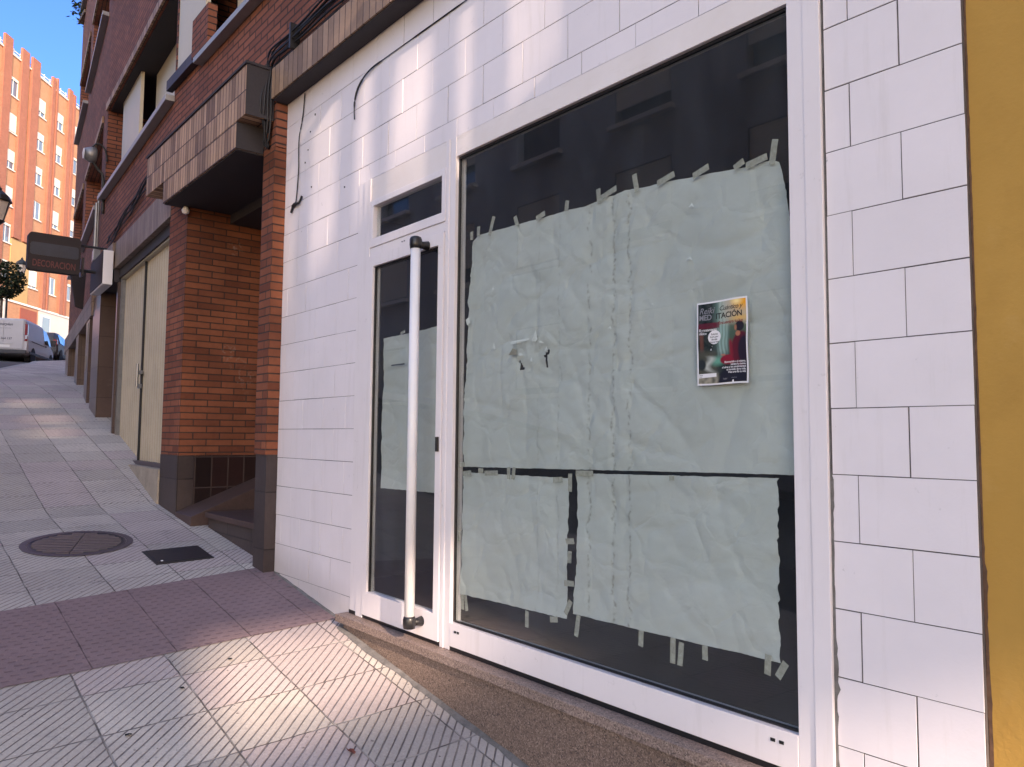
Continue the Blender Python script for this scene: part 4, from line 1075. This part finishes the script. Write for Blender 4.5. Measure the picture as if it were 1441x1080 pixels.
m.build('blade','leaf_red',lf); MB().tube([(-.02,0,.004),(-.05,.006,.003)],.0015,5).build('stem','leaf_red',lf)
for i,(x,y) in enumerate(((-5.18,-.04),(-5.05,-.055),(-5.30,-.12),(-4.92,-.05),(-5.12,-.075),(-3.85,-1.05),(-3.55,-1.35),(-4.05,-.75))):
    m=MB(); 
    for k in range(6):
        a=2*PI*k/6; r=random.uniform(.008,.018); m.v.append((r*math.cos(a),r*math.sin(a),.003+.004*random.random()))
    m.v.append((0,0,.009)); m.f=[(k,(k+1)%6,6) for k in range(6)]
    o=m.build('litter_scrap','mortar' if i<5 else 'hole',loc=(x,y,gz(x,y)+.003)); tag(o,'small scrap of litter on the tactile paving against the base of the brick pier' if i<5 else 'small dark scrap of litter on the ribbed paving','litter','litter by the pier' if i<5 else 'litter on the ribbed paving')

# ------------------------------------------------------------------ far brick block
TH=R(36.9)
FB=thing('far_apartment_block','tall sunlit orange brick apartment block with rows of windows, far up the street','building',(-77.7,9.5,9.0),PI-TH)
# local: +x = along the facade away from us (s), -y ... facade normal is toward +n; check sign below
def fb(mb,name,mat,parent=None,**kw): return mb.build(name,mat,parent or FB,**kw)
# with rotz = pi - TH the local x axis points along (-cos TH, sin TH); local y = (-sin TH, -cos TH) points away from the viewer side normal
cols_s=[-17.6,-13.6,-10.1,-6.45,-2.4,.55,3.4,6.3,9.2]; floors=[29.7-3.0*k for k in range(6)]
holes=[]
for s in cols_s:
    for f in floors: holes.append((s-.68,s+.68,f-9-.78,f-9+.78))
mb=MB(); holed(mb,(-20,14),(3.4,23.2),holes,lambda u,v,d:(u,d,v),.35); fb(mb,'wall','brick_far')
fb(MB().box(-20,14,.36,12,0,23.0),'rear_block','brick_far_red')
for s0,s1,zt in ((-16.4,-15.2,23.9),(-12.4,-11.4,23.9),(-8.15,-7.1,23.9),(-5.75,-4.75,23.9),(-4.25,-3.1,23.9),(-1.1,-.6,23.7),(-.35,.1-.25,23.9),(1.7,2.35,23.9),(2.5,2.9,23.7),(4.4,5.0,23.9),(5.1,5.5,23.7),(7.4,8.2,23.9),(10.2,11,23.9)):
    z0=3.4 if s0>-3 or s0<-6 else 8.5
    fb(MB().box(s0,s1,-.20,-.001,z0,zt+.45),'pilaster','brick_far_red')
fb(MB().box(-5.75,-3.1,-.08,-.002,3.4,8.4),'pale_panel','pale_yellow')
fb(MB().box(-20,14,-.10,.36,23.201,23.30),'parapet_coping','frame_white'); 
rl=MB(); 
for s in np.arange(-20,14,.9): rl.box(s,s+.05,.1,.15,23.3,23.9)
rl.box(-20,14,.1,.15,23.72,23.78); rl.box(-20,14,.1,.15,23.5,23.54); fb(rl,'roof_railing','frame_white')
wf=None
def far_window(s,f,bl,dark):
    z0,z1=f-9-.78,f-9+.78
    m=MB(); holed(m,(s-.675,s+.675),(z0+.005,z1-.005),[(s-.60,s-.03,z0+.07,z1-.07),(s+.03,s+.60,z0+.07,z1-.07)],lambda u,v,d:(u,.05+d,v),.05)
    w=fb(m,'window','frame_white')
    MB().box(s-.62,s+.62,.08,.09,z0+.05,z1-.05).build('pane','blue_glass',w)
    if bl>.05: MB().box(s-.66,s+.66,.01,.048,z1-.05-(1.45*bl),z1-.01).build('blind','blind_white',w)
    MB().box(s-.78,s+.78,-.09,.04,z0-.075,z0-.001).build('sill','frame_white',w)
rnd=random.Random(3)
BL={(3,0):.12,(3,1):.95,(3,2):.62,(4,0):.72,(4,1):.38,(4,2):.35,(4,3):.0,(4,5):.9,(5,0):.5,(5,1):.5,(5,2):.48,(5,3):.8,(5,5):.0,(6,0):.62,(6,1):.1,(6,2):.5,(6,3):.62,(6,5):.12}
for i,s in enumerate(cols_s):
    for j,f in enumerate(floors): far_window(s,f,BL.get((i,j),rnd.choice([.1,.4,.6,.95])),0)
# ground floor
fb(MB().box(-20,-6.0,-.05,.35,0,3.4),'ground_floor','white_wall'); fb(MB().box(-1.3,14,-.05,.35,0,3.4),'ground_floor','white_wall')
fb(MB().box(-5.99,-1.31,-.04,.35,0,3.4),'ground_floor','brick_far'); fb(MB().box(-4.0,-1.6,-.09,-.041,.6,3.0),'garage_shutter','far_red')
sw=fb(MB().box(-.9,.6,-.10,-.051,1.2,2.9),'window','frame_white'); MB().box(-.75,.45,-.115,-.101,1.35,2.75).build('pane','blue_glass',sw)
fb(MB().box(-9,-6.3,-.10,-.051,.6,3.0),'shop_window','blind_white'); fb(MB().box(-20,14,-.12,-.001,3.25,3.4),'string_course','frame_white')

# ------------------------------------------------------------------ street lanterns, tree
def lamp_post(label,loc,rotz,H_=4.0):
    t=thing('street_lamp',label,'street lamp',loc,rotz,'black lantern street lamps')
    m=MB(); m.lathe([(.20,0),(.20,.10),(.15,.16),(.14,.60),(.10,.70),(.065,.85),(.055,1.6),(.07,1.63),(.05,1.68),(.042,H_-.3),(.06,H_-.25),(.04,H_-.2),(.03,H_+.1),(.0,H_+.2)],n=12); m.build('post','lamp_black',t,smooth=True)
    m=MB(); m.tube(smooth_pts([(0,0,H_-.75),(.18,0,H_-.62),(.38,0,H_-.45),(.55,0,H_-.30),(.55,0,H_-.12)]),.022,8); m.tube(smooth_pts([(.1,0,H_-.68),(.25,0,H_-.75),(.36,0,H_-.62),(.28,0,H_-.52)]),.014,6); m.build('arm','lamp_black',t,smooth=True)
    h=MB(); h.lathe([(.05,H_-.14),(.09,H_-.10),(.15,H_-.05),(.15,H_-.03)],(.55,0,0),8); h.lathe([(.27,H_+.42),(.29,H_+.45),(.22,H_+.58),(.10,H_+.68),(.05,H_+.72),(.06,H_+.76),(.02,H_+.80),(.0,H_+.86)],(.55,0,0),8)
    for k in range(4):
        a=R(45+90*k); h.tube([(.55+.145*math.cos(a),.145*math.sin(a),H_-.04),(.55+.27*math.cos(a),.27*math.sin(a),H_+.43)],.014,6)
    hd=h.build('lantern','lamp_black',t)
    g=MB(); g.lathe([(.13,H_-.03),(.24,H_+.42)],(.55,0,0),8); g.build('lantern_glass','glass_lamp',hd)
    return t
l1=lamp_post('large black lantern street lamp at the left edge of the view, nearest of the two',(-21.9,-.60,gz(-21.9,-.6)),R(92))
l1.location.z=6.95-4.05-.15
l2=lamp_post('distant black lantern street lamp rising behind the clipped tree',(-44.7,2.80,gz(-44.7,2.8)),R(90))
l2.location.z=5.55
tr_=thing('clipped_tree','small dark round clipped tree in front of the distant street lamp','tree',(-42.5,2.35,gz(-42.5,2.35)))
tz=3.35
MB().tube([(0,0,0),(.02,0,1.5),(0,0,tz)],[.09,.07,.05],8).build('trunk','bark',tr_,smooth=True)
m=MB()
for k in range(2600):
    while True:
        c=Vector((random.uniform(-1,1),random.uniform(-1,1),random.uniform(-1,1)))
        if c.length<1 and random.random()<.25+.75*c.length**2: break
    k_=1+.16*mn.noise(c*2.2+Vector((3,1,2)))
    c=Vector((c.x*.95*k_,c.y*.95*k_,c.z*.92*k_+tz+.25)); a=random.random()*2*PI; l=random.uniform(.05,.10)
    e1=Vector((math.cos(a),math.sin(a),random.uniform(-.8,.8))).normalized()*l; e2=e1.cross(Vector((random.random()-.5,random.random()-.5,random.random()-.5))).normalized()*l*.6
    m.quad(c-e1,c+e2,c+e1,c-e2)
m.build('crown','leaf',tr_)
tr_['label']='small dark round clipped tree in front of the distant street lamp'
# roof garden shrub on the far block
rg=thing('roof_shrub','pale green shrub on the far block roof at the left edge of the view','plant',tuple(parent_matrix(FB)@Vector((-8.9,1.2,23.0))))
m=MB()
for k in range(500):
    c=Vector((random.gauss(0,.6),random.gauss(0,.4),.7+random.gauss(0,.55))); a=random.random()*2*PI; l=random.uniform(.08,.16)
    e1=Vector((math.cos(a),math.sin(a),random.uniform(-.8,.8))).normalized()*l; e2=e1.cross(Vector((random.random()-.5,random.random()-.5,random.random()))).normalized()*l*.6
    m.quad(c-e1,c+e2,c+e1,c-e2)
m.build('leaves','weed',rg)

# ------------------------------------------------------------------ vehicles
def loft(st,mb=None,n_half=None):
    """st: list of (x, [(y,z)...half profile bottom->top]); mirrored in y"""
    mb=mb or MB(); N=len(st[0][1]); o=len(mb.v)
    for (x,pr) in st:
        for (y,z) in pr: mb.v.append((x,y,z))
        for (y,z) in reversed(pr): mb.v.append((x,-y,z))
    M=2*N
    for i in range(len(st)-1):
        for k in range(M): mb.f.append((o+i*M+k,o+i*M+(k+1)%M,o+(i+1)*M+(k+1)%M,o+(i+1)*M+k))
    mb.f.append(tuple(o+k for k in reversed(range(M)))); mb.f.append(tuple(o+(len(st)-1)*M+k for k in range(M)))
    return mb
def wheel(par,x,y,r,w,side):
    h=MB(); h.lathe([(r*.80,-w/2),(r*.96,-w/2),(r,-w*.3),(r,w*.3),(r*.96,w/2),(r*.80,w/2)],(x,y,r),20,'y'); wl=h.build('wheel','tyre',par,smooth=False)
    g=MB(); g.lathe([(r*.12,-.02*side*0),(r*.62,.0)],(x,y+side*(w/2+.004),r),14,'y'); 
    for k in range(5):
        a=2*PI*k/5; g.box(x+r*.38*math.cos(a)-.03,x+r*.38*math.cos(a)+.03,y+side*(w/2+.004)-.006,y+side*(w/2+.016)+.002,r+r*.38*math.sin(a)-.03,r+r*.38*math.sin(a)+.03)
    g.build('rim','rim',wl)
def prof(hw,zb,zbelt,zr,tum,rr=.10):
    return [(hw*.90,zb),(hw,zb+.10),(hw+.01,(zb+zbelt)/2),(hw,zbelt),(hw-tum*.6,zbelt+(zr-zbelt)*.6),(hw-tum,zr-rr),(hw-tum-rr*.9,zr),]
# van, local +x forward, +y left
van=thing('parked_van','white panel van seen from behind with red tail light, parked up the street','van',(-39.6-.95*math.sin(R(22)),3.1-.95*math.cos(R(22)),gz(-39.6,2.2)-.13),PI-R(22))
st=[(0.0,prof(.90,.42,1.05,1.88,.10)),(.10,prof(.94,.36,1.05,1.95,.12)),(1.2,prof(.95,.30,1.05,1.97,.13)),(2.9,prof(.95,.30,1.05,1.97,.14)),(3.35,prof(.95,.30,1.05,1.90,.18)),(3.75,prof(.94,.30,1.05,1.55,.22)),(4.05,prof(.93,.30,1.02,1.16,.12,.05)),(4.6,prof(.90,.30,.85,1.0,.12,.08)),(4.82,prof(.82,.34,.70,.82,.08,.06))]
body=loft(st).build('body','van_white',van)
for y in (.80,-.80):
    for x in (.85,3.95): wheel(van,x,y,.32,.22,1 if y>0 else -1)
ar=MB()
for y in (.955,-.955):
    for x in (.85,3.95):
        ar.lathe([(.40,-.004),(.0,.004)],(x,y,.34),18,'y')
ar.build('wheel_arch','tyre',van)
for s in (1,-1):
    MB().box(-.02,.14,s*.80 if s>0 else -.915,.915 if s>0 else -.80,.95,1.72).build('tail_light','tail_red',van,bevel=.02)
    MB().box(-.024,-.004,min(s*.83,s*.90),max(s*.83,s*.90),1.05,1.22).build('tail_light','lens_clear',van)
MB().box(-.10,.06,-.90,.90,.38,.56).build('bumper','bumper',van,bevel=.03)
dr=MB(); 
for s in (0,1): dr.box(-.028,-.004,-.76+s*.77,-.01+s*.77,.60,1.86)
d_=dr.build('rear_door','van_white',van,bevel=.012); MB().box(-.05,-.029,-.35,.35,.80,.88).build('handle','van_white',d_); MB().box(-.034,-.029,-.26,.26,.66,.77).build('number_plate','frame_white',d_)
text_mb('Asturplan',.17,lambda x,y:(-.031,-x,1.62+y),'CENTER',shear=.3,bold=.004).build('lettering','print_dark',d_)
text_mb('pinturas y reformas',.07,lambda x,y:(-.031,-x,1.48+y),'CENTER').build('lettering','print_grey',d_)
text_mb('985 264 137',.13,lambda x,y:(-.031,-x,1.0+y),'CENTER',bold=.003).build('lettering','print_dark',d_)
for s in (1,-1):
    w=MB(); yv=lambda z: s*(.95-.14*max(0,(z-1.05)/.9)+.012)
    pts=[(2.75,1.12),(3.95,1.12),(3.70,1.50),(3.35,1.78),(2.75,1.80)]
    w.v=[(x,yv(z),z) for x,z in pts]; w.f=[tuple(range(5))]; w.build('door_window','dark_glass',van)
    w=MB(); pts=[(1.35,1.15),(2.6,1.15),(2.6,1.78),(1.35,1.80)]; w.v=[(x,yv(z),z) for x,z in pts]; w.f=[(0,1,2,3)]; w.build('side_panel','van_white',van)
    MB().box(.5,2.9,min(s*.965,s*.975),max(s*.965,s*.975),.98,1.01).build('slide_rail','bumper',van); MB().box(.2,4.4,min(s*.95,s*.975),max(s*.95,s*.975),.42,.52).build('rub_strip','bumper',van)
    MB().box(3.62,3.74,min(s*.98,s*1.20),max(s*.98,s*1.20),1.12,1.42).build('wing_mirror','bumper',van,bevel=.03); MB().box(2.80,2.95,min(s*.965,s*.99),max(s*.965,s*.99),.98,1.04).build('door_handle','bumper',van)
    MB().box(4.55,4.80,min(s*.62,s*.86),max(s*.62,s*.86),.66,.84).build('headlight','lens_clear',van,bevel=.02)
ws=MB(); ws.v=[(3.42,.70,1.86),(3.42,-.70,1.86),(4.06,-.80,1.20),(4.06,.80,1.20)]; ws.v=[(x+.02,y,z+.02) for x,y,z in ws.v]; ws.f=[(0,1,2,3)]; ws.build('windscreen','dark_glass',van)
# car
car=thing('parked_car','dark grey car with sky reflected in its windows, parked ahead of the white van','car',(-45.2-.88*math.sin(R(20)),5.2-.88*math.cos(R(20)),gz(-45.3,5)-.13),PI-R(20))
st=[(0,prof(.78,.40,.85,1.00,.06,.06)),(.12,prof(.84,.30,.90,1.30,.16)),(.6,prof(.87,.24,.92,1.56,.22)),(1.6,prof(.88,.22,.93,1.62,.24)),(2.5,prof(.88,.22,.93,1.56,.24)),(2.9,prof(.88,.22,.93,1.34,.20)),(3.3,prof(.87,.24,.90,1.04,.10,.06)),(3.9,prof(.84,.26,.80,.92,.10,.06)),(4.22,prof(.74,.30,.62,.74,.08,.06))]
loft(st).build('body','car_grey',car)
for y in (.74,-.74):
    for x in (.75,3.40): wheel(car,x,y,.31,.20,1 if y>0 else -1)
ar=MB()
for y in (.885,-.885):
    for x in (.75,3.40): ar.lathe([(.37,-.004),(.0,.004)],(x,y,.33),18,'y')
ar.build('wheel_arch','tyre',car)
for s in (1,-1):
    yv=lambda z: s*(.88-.23*max(0,(z-.93)/.65)+.012)
    for pts in ([(1.55,.97),(2.95,.97),(2.62,1.40),(1.60,1.50)],[(.50,1.0),(1.48,.97),(1.52,1.50),(.72,1.48)]):
        w=MB(); w.v=[(x,yv(z),z) for x,z in pts]; w.f=[(0,1,2,3)]; w.build('side_window','blue_glass',car)
    MB().box(2.55,2.70,min(s*.90,s*1.10),max(s*.90,s*1.10),.98,1.14).build('wing_mirror','bumper',car,bevel=.03)
    MB().box(3.85,4.18,min(s*.52,s*.80),max(s*.52,s*.80),.64,.78).build('headlight','lens_clear',car,bevel=.02); MB().box(-.02,.14,min(s*.62,s*.82),max(s*.62,s*.82),.85,1.15).build('tail_light','tail_red',car,bevel=.02)
    MB().box(1.40,1.55,min(s*.885,s*.91),max(s*.885,s*.91),.84,.88).build('door_handle','bumper',car); MB().box(.9,3.1,min(s*.87,s*.90),max(s*.87,s*.90),.40,.46).build('rub_strip','bumper',car)
ws=MB(); ws.v=[(2.56,.55,1.54),(2.56,-.55,1.54),(3.26,-.74,1.03),(3.26,.74,1.03)]; ws.v=[(x+.02,y,z+.02) for x,y,z in ws.v]; ws.f=[(0,1,2,3)]; ws.build('windscreen','blue_glass',car)
MB().box(4.15,4.27,-.70,.70,.30,.45).build('bumper','bumper',car,bevel=.03); MB().box(-.05,.1,-.74,.74,.34,.52).build('bumper','bumper',car,bevel=.03)

# ------------------------------------------------------------------ the other side of the street (seen in the glass) and an unseen slab added to shape the sun
OP=thing('opposite_building','grey rendered apartment house across the street, seen only as a dim reflection in the glass','building',(0,-9.6,0))
hs=[]
for x in np.arange(-30,-4,3.2):
    for f in (2.6,5.6,8.2): hs.append((x,x+1.5,f,f+1.6))
mb=MB(); holed(mb,(-32,-2.5),(-3,10.6),hs,lambda u,v,d:(u,-9.6-d,v),.5); mb.build('wall','opp_wall',OP,world=True)
MB().box(-32,-2.5,-20,-10.2,-3,10.5).build('rear_block','opp_wall',OP,world=True)
for h in hs:
    w=MB().box(h[0]+.02,h[1]-.02,-9.86,-9.80,h[2]+.02,h[3]-.02).build('window','blue_glass',OP,world=True)
    MB().box(h[0]-.1,h[1]+.1,-9.70,-9.45,h[2]-.10,h[2]-.001).build('sill','frame_white',w,world=True)
    if rnd.random()<.85: MB().box(h[0]+.03,h[1]-.03,-9.66,-9.62,h[2]+1.58-rnd.uniform(.9,1.5),h[3]-.02).build('blind','blind_white',w,world=True)
MASK=thing('sun_mask_slab','added unseen slab behind the camera, with openings that shape the sun patches','building',(30,-8,-4))  # added to shade the street; its openings are cut for sun patches
MASK_X=30.0; SY=.244; SZ=.45
def th(xw,yw,zw):  # where the ray from a point toward the sun meets the added slab
    return (yw-SY*(MASK_X-xw), zw+SZ*(MASK_X-xw))
def hole(pts,gy=.0,gz_=.0):
    q=[th(*p) for p in pts]; ys=[a for a,b in q]; zs=[b for a,b in q]
    return (min(ys)-.10-gy,max(ys)+gy,min(zs)-gz_,max(zs)+.2+gz_)
HO=[(-8.60,-8.25,18.35,19.65),(-8.2502,-7.95,17.85,19.0),
    hole([(-4.25,-.85,.40),(-2.8,0,.6)],-.03,.08),
    hole([(-1.20,0,.45),(-.75,0,.85)],.12,.05)]
for (x,y0,y1) in ((-10.9,-.9,-.2),(-11.6,-.75,-.15),(-12.6,-1.0,-.1)):
    q=th(x,(y0+y1)/2,gz(x,-.4)); HO.append((q[0]-.30,q[0]+.30,q[1]-.10,q[1]+.16))
mb=MB(); holed(mb,(-18,-3.0),(-5,44.0),HO,lambda u,v,d:(MASK_X+d,u,v),.4); mb.build('wall','mask_slab_wall',MASK,world=True)

# ------------------------------------------------------------------ light
SD=Vector((1,-SY,SZ)).normalized()
el=math.asin(SD.z)
sl=bpy.data.lights.new('sun','SUN'); sl.energy=2.05; sl.angle=R(.5); sl.color=(1,.93,.82)
so=bpy.data.objects.new('sun',sl); COL.objects.link(so); so.rotation_euler=SD.to_track_quat('Z','Y').to_euler(); so.location=(0,-5,30)
w=bpy.data.worlds.new('World'); sc.world=w; w.use_nodes=True; nt=w.node_tree; nt.nodes.clear()
sky=nt.nodes.new('ShaderNodeTexSky'); sky.sky_type='NISHITA'; sky.sun_disc=False; sky.sun_elevation=el; sky.sun_rotation=math.atan2(SD.x,SD.y)
sky.air_density=1.0; sky.dust_density=.6; sky.ozone_density=1.5; sky.altitude=200
bg=nt.nodes.new('ShaderNodeBackground'); bg.inputs[1].default_value=.15
ow=nt.nodes.new('ShaderNodeOutputWorld'); 
# the clear band of sky up the street, away from the sun, is a deeper blue
def wn(typ,ins,**p):
    n=nt.nodes.new(typ)
    for k,v in p.items(): setattr(n,k,v)
    for k,v in ins.items():
        if isinstance(v,bpy.types.NodeSocket): nt.links.new(v,n.inputs[k])
        else: n.inputs[k].default_value=v
    return n
tcw=wn('ShaderNodeTexCoord',{})
dt=wn('ShaderNodeVectorMath',{0:tcw.outputs['Generated'],1:tuple(Vector((-1,.12,.5)).normalized())},operation='DOT_PRODUCT').outputs['Value']
fc=wn('ShaderNodeMapRange',{0:dt,1:.72,2:.90,3:0.0,4:1.0},interpolation_type='SMOOTHSTEP').outputs[0]
dk=wn('ShaderNodeMix',{0:1.0,6:sky.outputs[0],7:(.13,.33,.70,1)},data_type='RGBA',blend_type='MULTIPLY').outputs[2]
mxs=wn('ShaderNodeMix',{0:fc,6:sky.outputs[0],7:dk},data_type='RGBA').outputs[2]
nt.links.new(mxs,bg.inputs[0]); nt.links.new(bg.outputs[0],ow.inputs[0])
vs=sc.view_settings; vs.view_transform='Standard'; vs.look='None'; vs.gamma=1.0; vs.exposure=2.05
vs.use_white_balance=True; vs.white_balance_temperature=8200; vs.white_balance_tint=22
cy=sc.cycles; cy.use_denoising=True; cy.max_bounces=8; cy.diffuse_bounces=5; cy.glossy_bounces=4; cy.transparent_max_bounces=12; cy.caustics_reflective=False; cy.caustics_refractive=False
cy.sample_clamp_indirect=6.0
